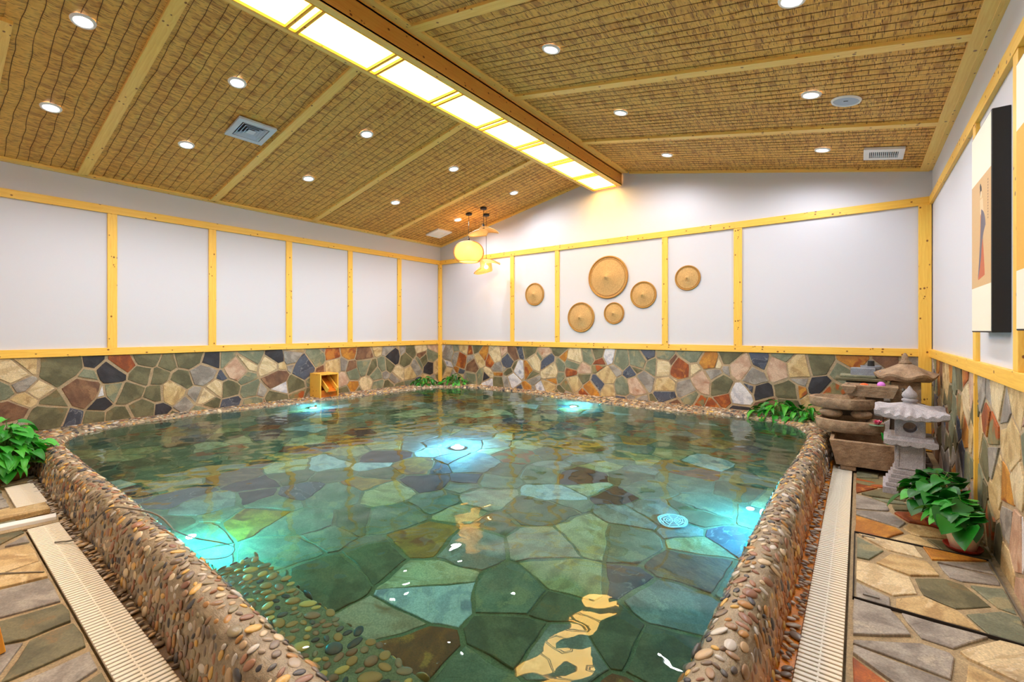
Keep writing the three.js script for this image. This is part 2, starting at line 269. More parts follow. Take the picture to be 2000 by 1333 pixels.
// air outlets cut through the mats: centre x, centre z, half size
const HOLES = { left: [[1.84, 4.48, 0.15], [0.555, 0.565, 0.115]], right: [[7.115, 0.605, 0.125]] };
const BATT = { left: [1.36, 2.77, 4.185, 5.478], right: [1.40, 2.83, 4.19, 5.5] };
for (const side of ['left', 'right']) {
  const x0 = side === 'left' ? -0.02 : 4.03, x1 = side === 'left' ? 3.5 : ROOM_W + 0.02, zs = [-0.02, ...BATT[side], side === 'left' ? 6.24 : 6.9, FRONT];
  for (let b = 0; b + 1 < zs.length; b++) {
    const za = zs[b], zb = zs[b + 1], c = Math.cos(ANG), L = (x1 - x0) / c, n = Math.round((zb - za) / 0.0865), pitch = (zb - za) / n, nz = n * 4, nx = 84;
    // gently bulged mat, reeds along z
    const pos = [], uv = [], idx = [], [ax, ay] = SL[side].at(x0), cs = Math.cos(SL[side].rot), sn = Math.sin(SL[side].rot), r = mulberry(b * 17 + (side === 'left' ? 3 : 90));
    const ph = Array.from({ length: n + 1 }, () => [r() * 6, r() * 6]);
    const wob = (k, s) => 0.007 * Math.sin(s * 4.1 + ph[k][0]) + 0.004 * Math.sin(s * 11 + ph[k][1]) + 0.003 * Math.sin(s * 23 + ph[k][0] * 2);
    for (let j = 0; j <= nz; j++) for (let i = 0; i <= nx; i++) {
      const s = i / nx * L, k = Math.floor(j / 4), f = (j % 4) / 4, dip = -0.006 * Math.sin(Math.PI * f) + 0.002 * Math.sin(s * 9 + j * 1.7);
      pos.push(ax + cs * s - sn * dip, ay + sn * s + cs * dip, za + (zb - za) * j / nz); uv.push(za + (zb - za) * j / nz + b * 0.37, s + b * 0.21);
    }
    for (let j = 0; j < nz; j++) for (let i = 0; i < nx; i++) { const a = j * (nx + 1) + i, hx = x0 + (x1 - x0) * (i + 0.5) / nx, hz = za + (zb - za) * (j + 0.5) / nz; if (HOLES[side].some(([cx, cz, r]) => Math.abs(hx - cx) < r && Math.abs(hz - cz) < r)) continue; idx.push(a, a + 1, a + nx + 1, a + 1, a + nx + 2, a + nx + 1); }
    const g = new THREE.BufferGeometry(); g.setAttribute('position', new THREE.Float32BufferAttribute(pos, 3)); g.setAttribute('uv', new THREE.Float32BufferAttribute(uv, 2)); g.setIndex(idx); g.computeVertexNormals();
    const mat = part(ceiling, 'reed_mat', g, M.reed), cords = [];
    for (let k = 0; k < n; k++) { const pts = []; for (let q = 0; q <= 30; q++) { const s = q / 30 * L, d = -0.003; pts.push([ax + cs * s - sn * d, ay + sn * s + cs * d, za + pitch * k + wob(k, s)]); } if (!k) continue; let run = []; const flush = () => { if (run.length > 2) cords.push(tube(run, 0.0022, run.length * 2, 4)); run = []; }; for (const q of pts) { if (HOLES[side].some(([cx, cz, r]) => Math.abs(q[0] - cx) < r + 0.03 && Math.abs(q[2] - cz) < r)) flush(); else run.push(q); } flush(); }
    part(mat, 'stitching', merge(cords), M.twine);
  }
  for (const z of BATT[side]) slopeBoard(ceiling, side, 'batten', side === 'left' ? 0 : 4.05, side === 'left' ? 3.32 : 7.445, z - 0.045, z + 0.045, 0.03, M.batten);
}
slopeBoard(ceiling, 'left', 'batten', 0, 2.17, 6.195, 6.285, 0.035, M.batten);
slopeBoard(ceiling, 'left', 'ridge_strip', 3.26, 3.5, -0.01, FRONT, 0.026, M.batten, 0, 2);
slopeBoard(ceiling, 'right', 'ridge_strip', 4.0, 4.10, -0.01, FRONT, 0.026, M.batten, 0, 2);
slopeBoard(ceiling, 'right', 'eave_board', 7.44, ROOM_W + 0.01, -0.01, FRONT, 0.03, M.batten, 0, 2);
slopeBoard(ceiling, 'left', 'eave_board', 0, 0.05, -0.01, FRONT, 0.03, M.batten, 0, 2);
// ridge beam with its light box
const BOT = 3.536;
{
  const b = structure('ridge_beam', 'boxed pine ridge beam running along the ceiling to the gable', 'beam');
  part(b, 'side_board', boxAt(3.98, 4.0, BOT, 3.765, 0, FRONT, 0.003, 2), M.beam);
  part(b, 'side_board', boxAt(3.5, 3.52, BOT, 3.76, 0, FRONT, 0.003, 2), M.beam);
  part(b, 'bottom_board', boxAt(3.935, 4.0, BOT - 0.004, BOT + 0.02, 0, FRONT, 0.003, 2), M.batten);
  part(b, 'bottom_board', boxAt(3.5, 3.54, BOT - 0.004, BOT + 0.02, 0, FRONT, 0.003, 2), M.batten);
  part(b, 'cap_board', boxAt(3.5, 4.0, 3.70, 3.715, 0, FRONT, 0), M.plaster);
}
M.diffuser = std({ color: rgb(255, 244, 214), roughness: 0.6, emissive: new THREE.Color(1.0, 0.56, 0.12), emissiveIntensity: 6 });
M.frameGold = pine(new THREE.Color(1.0, 0.78, 0.16), 0.4);
{
  const t = thing('ridge_light_box', 'row of glowing shoji light panels set in the ridge beam', 'ceiling light');
  const panel = (z0, z1, wide) => {
    const d = part(t, 'light_diffuser', boxAt(3.555, 3.932, BOT + 0.012, BOT + 0.018, z0, z1, 0), M.diffuser);
    const f = 0.016;
    part(t, 'panel_frame', merge([boxAt(3.54, 3.556, BOT - 0.008, BOT + 0.03, z0 - f, z1 + f), boxAt(3.93, 3.937, BOT - 0.008, BOT + 0.03, z0 - f, z1 + f), boxAt(3.54, 3.937, BOT - 0.008, BOT + 0.03, z1, z1 + f), boxAt(3.54, 3.937, BOT - 0.008, BOT + 0.03, z0 - f * 0.4, z0)]), M.frameGold);
    const l = new THREE.RectAreaLight(new THREE.Color(1, 0.58, 0.15), LAMP.panel, 0.36, z1 - z0 - 0.01); l.position.set(3.744, BOT + 0.006, (z0 + z1) / 2); l.lookAt(3.744, 0, (z0 + z1) / 2); l.rotation.z = 0; l.castShadow = true; t.add(l);
  };
  for (let k = 0; k < 11; k++) { const a = 0.05 + 0.703 * k; panel(a, a + 0.60); if (a + 0.7 < FRONT) panel(a + 0.626, a + 0.676); }
}

/* ------------------------------------------------------------------ pool: outline, rim, basin, bench, water */
const OUT = [[5.5, 5.83], [4.58, 5.79], [3.9, 5.775], [3.07, 5.765], [1.55, 5.76], [0.85, 5.72], [0.5, 5.56], [0.33, 5.3], [0.25, 4.9], [0.2, 4.3], [0.27, 3.75], [0.36, 2.9], [0.42, 2.2], [0.46, 1.4], [0.5, 0.9], [0.68, 0.55], [1.15, 0.33], [2.03, 0.24], [3.19, 0.38], [4.1, 0.47], [4.84, 0.49], [5.46, 0.42], [5.93, 0.43], [6.3, 0.6], [6.46, 1.0], [6.475, 2], [6.45, 2.86], [6.45, 3.55], [6.455, 4.37], [6.46, 5.1], [6.42, 5.6], [6.15, 5.83]];
const outline = new THREE.CatmullRomCurve3(OUT.map(([x, z]) => V(x, 0, z)), true, 'centripetal');
const NS = 480, LOOP = outline.getSpacedPoints(NS).slice(0, NS);
const loopN = LOOP.map((p, i) => { const a = LOOP[(i + NS - 1) % NS], b = LOOP[(i + 1) % NS], t = b.clone().sub(a).normalize(); let n = V(t.z, 0, -t.x); if (n.dot(p.clone().sub(V(3.4, 0, 3))) < 0) n.negate(); return n; });
function inside(x, z, grow = 0) { let c = false; for (let i = 0, j = NS - 1; i < NS; j = i++) { const a = LOOP[i], b = LOOP[j]; if ((a.z > z) !== (b.z > z) && x < (b.x - a.x) * (z - a.z) / (b.z - a.z) + a.x) c = !c; } if (!c && grow) for (let i = 0; i < NS; i += 1) if (Math.hypot(LOOP[i].x - x, LOOP[i].z - z) < grow) return true; return c; }
const rimW = LOOP.map((p, i) => {
  const n = loopN[i]; let d = 9; if (n.x < -0.01) d = Math.min(d, (p.x + 0.02) / -n.x); if (n.z < -0.01) d = Math.min(d, (p.z + 0.02) / -n.z);
  let cap = 9; if (p.z > 5.0) cap = lerp(0.5, 0.165, sstep(0.35, 1.1, p.x)); else if (p.x > 6.2) cap = lerp(0.62, 0.165, sstep(0.5, 1.15, p.z));
  return d < cap ? [d, true] : [cap, false];
});
function rimProfile(i) { const [w, wall] = rimW[i]; return wall ? [[0, POOL_FLOOR - 0.05], [0, 0.15], [0.012, 0.21], [0.035, 0.238], [0.07, 0.25], [w * 0.55, 0.252], [Math.max(w * 0.8, w - 0.03), 0.25], [w, 0.25], [w + 0.01, 0.25], [w + 0.02, 0.24]] : [[0, POOL_FLOOR - 0.05], [0, 0.15], [0.012, 0.21], [0.035, 0.238], [0.06, 0.25], [w * 0.55, 0.255], [w - 0.035, 0.245], [w - 0.005, 0.215], [w + 0.02, 0.1], [w + 0.034, -0.02]]; }
const rimProf = LOOP.map((_, i) => rimProfile(i));
function rimAt(i, k, f) { const a = rimProf[i][k], b = rimProf[i][k + 1], o = lerp(a[0], b[0], f), y = lerp(a[1], b[1], f); return [LOOP[i].x + loopN[i].x * o, y, LOOP[i].z + loopN[i].z * o]; }
function rustAt(x, y, z) { // iron stains on the outer face of the walkway side
  if (x < 6.5) return 0; const band = sstep(1.6, 2.6, z) * (0.55 + 0.9 * (vnoise(z * 5, y * 9, 256, 256, 6) - 0.35)) * sstep(0.24, 0.1, y + 0.05 * vnoise(z * 9, 3, 256, 256, 2)); return clamp(band * 2.3, 0, 1);
}
const rimGroup = structure('pool_rim', 'low rounded pool wall studded with river pebbles', 'pool rim');
{
  const K = rimProf[0].length, pos = [], uv = [], col = [], idx = [];
  for (let i = 0; i <= NS; i++) for (let k = 0; k < K; k++) {
    const q = i % NS, [o, y] = rimProf[q][k], n = loopN[q], j = (k > 1 && k < K - 1 ? 0.006 : 0) * (vnoise(i * 0.9, k * 3.3) - 0.5) * 2, x = LOOP[q].x + n.x * (o + j), z = LOOP[q].z + n.z * (o + j), yy = y + j * 0.6;
    pos.push(x, yy, z); uv.push(i * 0.05, k * 0.06); const s = rustAt(x, yy, z), c = new THREE.Color(1, 1, 1).lerp(new THREE.Color(1.7, 0.72, 0.07), s * 0.9); col.push(c.r, c.g, c.b);
  }
  for (let i = 0; i < NS; i++) for (let k = 0; k + 1 < K; k++) { const a = i * K + k; idx.push(a, a + K, a + 1, a + 1, a + K, a + K + 1); }
  const g = new THREE.BufferGeometry(); g.setAttribute('position', new THREE.Float32BufferAttribute(pos, 3)); g.setAttribute('uv', new THREE.Float32BufferAttribute(uv, 2)); g.setAttribute('color', new THREE.Float32BufferAttribute(col, 3)); g.setIndex(idx); g.computeVertexNormals();
  part(rimGroup, 'mortar', g, M.rimMortar);
}
// pebbles by dart throwing
const pebbleGeo = (() => { const g = new THREE.IcosahedronGeometry(1, 1); return g; })();
class Darts {
  constructor(cell = 0.05) { this.c = cell; this.h = new Map(); this.list = []; }
  key(x, y, z) { return `${Math.floor(x / this.c)},${Math.floor(y / this.c)},${Math.floor(z / this.c)}`; }
  add(p, n, t, a, b, h, col, sink) {
    const r = Math.sqrt(a * b), ix = Math.floor(p[0] / this.c), iy = Math.floor(p[1] / this.c), iz = Math.floor(p[2] / this.c);
    for (let x = -1; x <= 1; x++) for (let y = -1; y <= 1; y++) for (let z = -1; z <= 1; z++) for (const q of this.h.get(`${ix + x},${iy + y},${iz + z}`) ?? []) if (Math.hypot(q.p[0] - p[0], q.p[1] - p[1], q.p[2] - p[2]) < (q.r + r) * 1.0) return false;
    const e = { p, n, t, a, b, h, col, sink, r }, k = `${ix},${iy},${iz}`; if (!this.h.has(k)) this.h.set(k, []); this.h.get(k).push(e); this.list.push(e); return true;
  }
  matrix(e) {
    const n = V(...e.n).normalize(), t = V(...e.t); t.addScaledVector(n, -t.dot(n)).normalize(); const s = n.clone().cross(t), m = new THREE.Matrix4().makeBasis(t, n, s); m.scale(V(e.a, e.h, e.b)); m.setPosition(e.p[0] + n.x * e.sink, e.p[1] + n.y * e.sink, e.p[2] + n.z * e.sink); return m;
  }
  // the pebbles that show largest become parts of their own, the rest one part
  emit(parent, most) {
    const score = this.list.map((e) => { const v = V(...e.p), d = v.distanceTo(camera.position), q = v.clone().project(camera); const vis = Math.abs(q.x) < 1.02 && Math.abs(q.y) < 1.02 && q.z < 1 && V(...e.n).dot(camera.position.clone().sub(v)) > 0; return vis ? e.a / d : 0; });
    const order = this.list.map((_, i) => i).sort((a, b) => score[b] - score[a]), own = order.slice(0, most), rest = order.slice(most);
    for (const i of own) { const e = this.list[i], m = part(parent, 'pebble', pebbleGeo, pebMat[e.col]); m.applyMatrix4(this.matrix(e)); }
    if (!rest.length) return; const im = new THREE.InstancedMesh(pebbleGeo, pebWet, rest.length); im.name = 'pebbles'; im.userData.kind = 'stuff'; im.castShadow = im.receiveShadow = true;
    rest.forEach((i, k) => { const e = this.list[i]; im.setMatrixAt(k, this.matrix(e)); im.setColorAt(k, e.tint ?? rgb(...PEB[e.col])); }); parent.add(im);
  }
}
function pebbleSize(r, s = 1) { const a = (0.014 + 0.022 * r() ** 1.5) * s, b = a * R(0.48, 0.78, r); return [a, b, Math.max(0.006, b * R(0.34, 0.5, r))]; }
{
  const D = new Darts(0.07), r = mulberry(4242), near = (i) => !rimW[i][1] || (LOOP[i].z > 5);
  for (let t = 0; t < 90000; t++) {
    const i = Math.floor(r() * NS), wall = rimW[i][1], K = wall ? 5 : 8, k = 1 + Math.floor(r() * K); if (k > 8) continue;
    const seg = rimProf[i], len = Math.hypot(seg[k + 1][0] - seg[k][0], seg[k + 1][1] - seg[k][1]); if (r() > len / 0.13) continue;
    const f = r(), p = rimAt(i, k, f), pa = rimAt(i, k, 0), pb = rimAt(i, k, 1), up = V(...pb).sub(V(...pa)).normalize(), al = V(loopN[i].z, 0, -loopN[i].x); const g = r(); const al2 = al.clone().multiplyScalar((g - 0.5) * 0.012); p[0] += al2.x; p[2] += al2.z;
    let n = up.clone().cross(al).normalize(); const mid = V(LOOP[i].x + loopN[i].x * rimW[i][0] * 0.5, 0.1, LOOP[i].z + loopN[i].z * rimW[i][0] * 0.5); if (n.dot(V(...p).sub(mid)) < 0) n.negate();
    if (p[1] < 0.0) continue; const [a, b, h] = pebbleSize(r, p[2] > 4 || p[0] > 6 ? 1 : 0.95), ang = r() * Math.PI, tt = al.clone().multiplyScalar(Math.cos(ang)).addScaledVector(up, Math.sin(ang));
    D.add(p, n.toArray(), tt.toArray(), a, b, h, Math.floor(r() * PEB.length), h * 0.15);
  }
  // gutter stones at the foot of the rim
  for (let t = 0; t < 5000; t++) { const near2 = r() < 0.5, p = near2 ? [R(0.9, 6.6, r), -0.004, R(5.965, 6.012, r)] : [R(6.655, 6.7, r), -0.004, R(1.3, 5.95, r)], [a, b, h] = pebbleSize(r, 0.95), ang = (near2 ? Math.PI / 2 : 0) + R(-0.5, 0.5, r); D.add(p, [R(-0.2, 0.2, r), 1, R(-0.2, 0.2, r)], [Math.cos(ang), 0, Math.sin(ang)], a, b * 0.9, h * 1.2, [2, 1, 7, 11, 2, 7][Math.floor(r() * 6)], 0.002); }
  for (const e of D.list) { const s = e.p[1] < 0 ? 0 : rustAt(e.p[0], e.p[1], e.p[2]); if (s > 0.05) { e.tint = rgb(...PEB[e.col]).lerp(rgb(190, 110, 30), s * 0.6); if (s > 0.3) e.col = [5, 9, 0, 12, 3, 6][e.col % 6]; } }
  D.emit(rimGroup, 300);
}
// basin floor
const poolFloor = structure('pool_floor', 'pool bottom of irregular green and ochre slate under the water', 'pool floor');
part(poolFloor, 'mortar', boxAt(-0.15, 6.75, -0.4, POOL_FLOOR, -0.15, 6.0, 0), M.poolMortar);
{
  const r = mulberry(606), list = cells(6.3, 5.6, 0.33, r, 0.011, 0.9, 0.24).map((c) => ({ ...c, x: 0.2 + c.c[0], z: 5.85 - c.c[1] })).filter((c) => inside(c.x, c.z, 0.12) && !(c.x > 4.45 && c.z > 5.62));
  const q = (c) => { const d = Math.hypot(c.x - 6.9, c.z - 6.6); return c.area / d ** 2.6; }; list.sort((a, b) => q(b) - q(a));
  const restGeo = [];
  list.forEach((c, i) => { const g = stoneGeo(c.poly, R(0.004, 0.012, r), r, B_FLOOR, 0.004), m = stoneMat[pick(WP, r)]; if (i < 300) part(poolFloor, 'stone', g, m, [c.x, POOL_FLOOR, c.z]); else { g.translate(c.x, POOL_FLOOR, c.z); restGeo.push(g); } });
  if (restGeo.length) part(poolFloor, 'stones', merge(restGeo), stoneMat.sage).userData.kind = 'stuff';
}
// submerged bench
{
  const b = thing('pool_bench', 'submerged pebbled step along the near pool wall', 'pool step'), y = -0.1, x0 = 4.32, x1 = 6.45, z0 = 5.505, z1 = 5.86;
  part(b, 'mortar', boxAt(x0, x1, POOL_FLOOR - 0.05, y, z0, z1, 0.02), M.poolMortar);
  const D = new Darts(0.08), r = mulberry(88);
  for (let t = 0; t < 9000; t++) { const s = r(); let p, n; if (s < 0.78) { p = [R(x0, x1, r), y, R(z0, z1 - 0.03, r)]; n = [0, 1, 0]; } else if (s < 0.95) { p = [R(x0, x1, r), R(POOL_FLOOR + 0.02, y, r), z0]; n = [0, 0, -1]; } else { p = [x0, R(POOL_FLOOR + 0.02, y, r), R(z0, z1, r)]; n = [-1, 0, 0]; } const [a, bb, h] = pebbleSize(r, 1.25), ang = r() * Math.PI, tt = n[1] ? [Math.cos(ang), 0, Math.sin(ang)] : n[2] ? [Math.cos(ang), Math.sin(ang), 0] : [0, Math.sin(ang), Math.cos(ang)]; D.add(p, n, tt, a, bb * 1.15, h, [0, 5, 9, 6, 5, 3, 13, 9, 0, 10, 12, 5][Math.floor(r() * 12)], h * 0.15); }
  D.emit(b, 300);
}
// water: a sheet with gentle ripples
{
  const waves = []; const r = mulberry(515);
  for (const [wl, amp, n] of [[0.8, 0.0007, 4], [0.32, 0.00033, 5], [0.16, 0.00017, 6], [0.1, 0.00009, 6]]) for (let i = 0; i < n; i++) { const a = r() * 6.283, k = 6.283 / (wl * R(0.8, 1.25, r)); waves.push([Math.cos(a) * k, Math.sin(a) * k, r() * 6.283, amp]); }
  const ring = [[0.55, 2.65, 0.17, 0.0006], [6.2, 0.9, 0.16, 0.0003]];
  const H = (x, z) => { let h = 0, dx = 0, dz = 0; for (const [kx, kz, p, a] of waves) { const t = kx * x + kz * z + p; h += a * Math.sin(t); dx += a * kx * Math.cos(t); dz += a * kz * Math.cos(t); } for (const [cx, cz, wl, a] of ring) { const X = x - cx, Z = z - cz, d = Math.hypot(X, Z) + 0.05, k = 6.283 / wl, e = a / Math.sqrt(0.3 + d); h += e * Math.sin(k * d); const c = e * k * Math.cos(k * d) / d; dx += c * X; dz += c * Z; } return [h, dx, dz]; };
  const step = 0.03, nx = Math.ceil(6.6 / step), nz = Math.ceil(6.0 / step), id = new Int32Array((nx + 1) * (nz + 1)).fill(-1), ok = new Uint8Array((nx + 1) * (nz + 1)), pos = [], nor = [], idx = [];
  for (let j = 0; j <= nz; j++) for (let i = 0; i <= nx; i++) ok[j * (nx + 1) + i] = inside(i * step, j * step, 0.035) ? 1 : 0;
  const vid = (q, i, j) => { if (id[q] < 0) { id[q] = pos.length / 3; const x = i * step, z = j * step, [h, dx, dz] = H(x, z), l = Math.hypot(dx, 1, dz); pos.push(x, h, z); nor.push(-dx / l, 1 / l, -dz / l); } return id[q]; };
  for (let j = 0; j < nz; j++) for (let i = 0; i < nx; i++) { const q = j * (nx + 1) + i; if (!(ok[q] && ok[q + 1] && ok[q + nx + 1] && ok[q + nx + 2])) continue; const a = vid(q, i, j), b = vid(q + 1, i + 1, j), c = vid(q + nx + 1, i, j + 1), d = vid(q + nx + 2, i + 1, j + 1); idx.push(a, c, b, b, c, d); }
  // close the body: skirt and bottom just under the basin floor
  const NV = pos.length / 3, edges = new Map(); for (let i = 0; i < idx.length; i += 3) for (let k = 0; k < 3; k++) { const u = idx[i + k], v = idx[i + (k + 1) % 3]; edges.has(v * NV + u) ? edges.delete(v * NV + u) : edges.set(u * NV + v, [u, v]); }
  const base = pos.length / 3, tris = idx.length; for (let i = 0; i < NV; i++) { pos.push(pos[i * 3], POOL_FLOOR - 0.03 - WATER_Y, pos[i * 3 + 2]); nor.push(0, -1, 0); }
  for (let i = 0; i < tris; i += 3) idx.push(base + idx[i], base + idx[i + 2], base + idx[i + 1]);
  for (const [u, v] of edges.values()) idx.push(u, base + u, v, v, base + u, base + v);
  const g = new THREE.BufferGeometry(); g.setAttribute('position', new THREE.Float32BufferAttribute(pos, 3)); g.setAttribute('normal', new THREE.Float32BufferAttribute(nor, 3)); g.setIndex(idx);
  M.water = phys({ color: 0xffffff, roughness: 0.0, transmission: 1, thickness: 0.37, ior: 1.33, attenuationColor: new THREE.Color(0.40, 0.71, 0.63), attenuationDistance: 1.0 });
  const w = single('pool_water', 'clear green rippled pool water mirroring the walls', 'water', g, M.water, [0, WATER_Y, 0]); w.userData.kind = 'structure';
}

/* ------------------------------------------------------------------ floor and walkways */
const floor = structure('floor', 'crazy paved slate walkway around the pool', 'floor');
part(floor, 'mortar', boxAt(6.87, ROOM_W + 0.05, -0.4, -0.01, -0.05, FRONT, 0), M.floorMortar);
part(floor, 'mortar', boxAt(6.56, 6.71, -0.4, -0.012, -0.05, 6.02, 0), M.rimMortar2 = std({ map: M.rimMortar.map, color: new THREE.Color(2.0, 0.8, 0.06), roughness: 0.35 }));
part(floor, 'mortar', boxAt(6.71, 6.87, -0.4, -0.012, -0.05, 1.26, 0), M.floorMortar);
part(floor, 'gutter_bed', boxAt(6.71, 6.87, -0.4, -0.26, 1.26, 6.02, 0), M.floorMortar);
part(floor, 'mortar', boxAt(-0.05, 6.56, -0.4, -0.012, 5.87, 6.02, 0), M.rimMortar3 = std({ map: M.rimMortar.map, color: rgb(190, 170, 140), roughness: 0.4 }));
part(floor, 'gutter_bed', boxAt(2.6, 6.87, -0.4, -0.26, 6.02, 6.18, 0), M.floorMortar);
part(floor, 'mortar', boxAt(-0.05, 2.6, -0.4, -0.012, 6.02, 6.18, 0), M.floorMortar);
part(floor, 'mortar', boxAt(-0.05, 6.87, -0.4, -0.01, 6.18, FRONT, 0), M.floorMortar);
part(floor, 'mortar', boxAt(-0.05, 0.6, -0.4, -0.012, 5.45, 5.9, 0), M.floorMortar);
const fo = { gap: 0.024, h0: 0.006, h1: 0.012, bev: 0.004 };
layStones(floor, ROOM_W - 6.885, 1.64, 0.25, WF, (u, v) => [6.885 + u, -0.008, 2.935 - v], B_FLOOR, 61, fo);
layStones(floor, ROOM_W - 6.885, 3.3, 0.25, WF, (u, v) => [6.885 + u, -0.008, 7.16 - v], B_FLOOR, 62, fo);
layStones(floor, 6.85, 1.55, 0.26, { sage: 16, grey: 26, tan: 10, olive: 14, brown: 2 }, (u, v) => [u, -0.008, 7.735 - v], B_FLOOR, 163, { ...fo, jitter: 1.15, wt: 0.4, gap: 0.03 });
layStones(floor, 1.2, 0.2, 0.2, WF, (u, v) => [u, -0.01, 6.18 - v], B_FLOOR, 64, fo);
{
  const h = thing('floor_hatch', 'stone-filled square access hatch with dark metal edge in right walkway', 'hatch'), x0 = 6.885, x1 = 7.5, z0 = 2.945, z1 = 3.855;
  part(h, 'bed', boxAt(x0 + 0.006, x1 - 0.006, -0.05, -0.004, z0 + 0.006, z1 - 0.006, 0), M.floorMortar);
  part(h, 'edge', merge([boxAt(x0, x0 + 0.006, -0.05, 0.006, z0, z1, 0), boxAt(x0, x1, -0.05, 0.006, z0, z0 + 0.006, 0), boxAt(x0, x1, -0.05, 0.006, z1 - 0.006, z1, 0)]), M.dark);
  part(h, 'edge', boxAt(x1 - 0.008, x1, -0.05, 0.007, z0, z1, 0), M.metal, null, 'bright metal edge strip');
  layStones(h, x1 - x0 - 0.02, z1 - z0 - 0.02, 0.2, { ...WF, rust: 14, ochre: 10 }, (u, v) => [x0 + 0.01 + u, -0.004, z1 - 0.01 - v], B_FLOOR, 65, fo);
  for (const z of [3.0, 3.8]) part(h, 'handle_hole_insert', boxAt(6.925, 6.99, -0.02, 0.0115, z - 0.006, z + 0.006, 0.002), M.metal);  // solid metal insert added in place of each open lifting hole
}
// slatted gutter grates
function grate(label, along, a0, a1, c0, c1) {
  const t = thing('gutter_grate', label, 'grate'), pitch = 0.0285, n = Math.floor((a1 - a0) / pitch), W = c1 - c0, slat = along === 'z' ? box(W - 0.008, 0.012, 0.0195, 0.003) : box(0.0195, 0.012, W - 0.008, 0.003);
  for (let i = 0; i < n; i++) { const a = a0 + (i + 0.5) * pitch; part(t, 'slat', slat, M.whitePlastic, along === 'z' ? [(c0 + c1) / 2, 0.0, a] : [a, 0.0, (c0 + c1) / 2]); }
  const L = n * pitch, rail = (c, y, w) => part(t, 'rail', along === 'z' ? boxAt(c - w / 2, c + w / 2, y - 0.012, y, a0, a0 + L, 0.002) : boxAt(a0, a0 + L, y - 0.012, y, c - w / 2, c + w / 2, 0.002), M.whitePlastic);
  rail((c0 + c1) / 2, 0.004, 0.007); rail(c0 + 0.012, -0.006, 0.008); rail(c1 - 0.012, -0.006, 0.008); return t;
}
grate('long cream plastic gutter grate running beside right pool wall to stone fountain', 'z', 1.27, 6.0, 6.71, 6.865);
grate('long cream gutter grate beside pebble wall in front of wooden stool', 'x', 2.6, 6.7, 6.02, 6.178);
grate('short cream gutter grate beyond white threshold bar near left potted plant', 'x', 1.3, 2.04, 6.0, 6.17);
{
  const t = thing('threshold_bar', 'white rectangular bar laid across floor between the two left grates', 'bar', [2.46, 0, 6.33], -0.12);
  part(t, 'bar', box(0.085, 0.03, 0.62, 0.006), M.white, [0, 0.015, 0]); part(t, 'skirt', box(0.16, 0.012, 0.64, 0.003), M.floorMortar, [0.02, 0.0, 0]);
}
{
  const h = single('stone_curb', 'weathered stone slab strip beside the short left grate', 'slab', box(0.2, 0.04, 0.75, 0.008), stoneMat.tan, [2.2, 0.01, 6.4]);
}

/* ------------------------------------------------------------------ ceiling fittings */
M.lens = std({ color: rgb(255, 255, 255), emissive: new THREE.Color(1, 0.99, 0.97), emissiveIntensity: 7 });
function onSlope(o, side, x, z, drop = 0) { const [px, py] = SL[side].at(x), a = SL[side].rot; o.position.set(px + Math.sin(a) * drop, py - Math.cos(a) * drop, z); o.rotation.z = a; }
const ringGeo = lathe([[0.052, -0.004], [0.056, -0.012], [0.07, -0.010], [0.074, 0.0]], 32), lensGeo = lathe([[0, -0.0105], [0.03, -0.0095], [0.053, -0.004]], 32);
const ORD = ['first', 'second', 'third', 'fourth', 'fifth'];
function downlight(side, x, z, label) {
  const t = thing('ceiling_downlight', label, 'downlight', [0, 0, 0], 0, 'recessed downlights in the reed ceiling'); onSlope(t, side, x, z, 0.008);
  part(t, 'trim_ring', ringGeo, M.white); part(t, 'light_lens', lensGeo, M.lens);
  const l = new THREE.SpotLight(new THREE.Color(0.93, 0.95, 1.0), LAMP.down, 0, 1.5, 0.4, 2); l.position.set(0, -0.02, 0); l.shadow.radius = 2.5; l.castShadow = true; l.target.position.set(0, -1, 0); t.add(l, l.target);
}
const LZ = [0.72, 2.1, 3.5, 4.855, 5.88], RZ = [0.76, 2.19, 3.53, 4.87];
LZ.forEach((z, i) => { downlight('left', 1.2, z, `round downlight near left wall, ${ORD[i]} in its row counting from the hat wall`); downlight('left', 2.456, z, `round downlight nearer ridge beam on left slope, ${ORD[i]} from the hat wall`); });
RZ.forEach((z, i) => { downlight('right', 4.95, z, `round downlight on right slope nearer ridge beam, ${ORD[i]} from the hat wall`); downlight('right', 6.602, z, `round downlight on right slope above walkway side, ${ORD[i]} from the hat wall`); });
// square diffusers
function squareRing(o, i, y0, y1) { const A = (w, y) => ringRect(w, w, y); return loft([A(o, y0), A(i, y1), A(i - 0.006, y1), A(o - 0.008, y0), A(o, y0)], false, false, 0.3); }
function diffuser(label, x, z, size) {
  const t = thing('air_diffuser', label, 'air vent'); onSlope(t, 'left', x, z, 0.032);
  const A = (w, y) => ringRect(w, w, y);
  part(t, 'border', loft([A(size * 0.98, 0.01), A(size, -0.012), A(size * 0.99, -0.016), A(size * 0.72, -0.016), A(size * 0.72, 0.02)], false, false, 0.3), M.ventGrey);
  part(t, 'duct', loft([ringRect(size * 0.73, size * 0.73, 0.0), ringRect(size * 0.73, size * 0.73, 0.26)], false, true, 0.3), M.duct);
  for (const k of [0.66, 0.5, 0.34]) part(t, 'louver', squareRing(size * k, size * (k - 0.13), -0.016, 0.012), M.ventGrey);
  part(t, 'centre_plate', loft([A(size * 0.2, -0.014), A(size * 0.1, 0.0)], true, true, 0.3), M.ventGrey);
}
diffuser('blue-grey square four-way air diffuser on left slope of reed ceiling', 1.84, 4.48, 0.37);
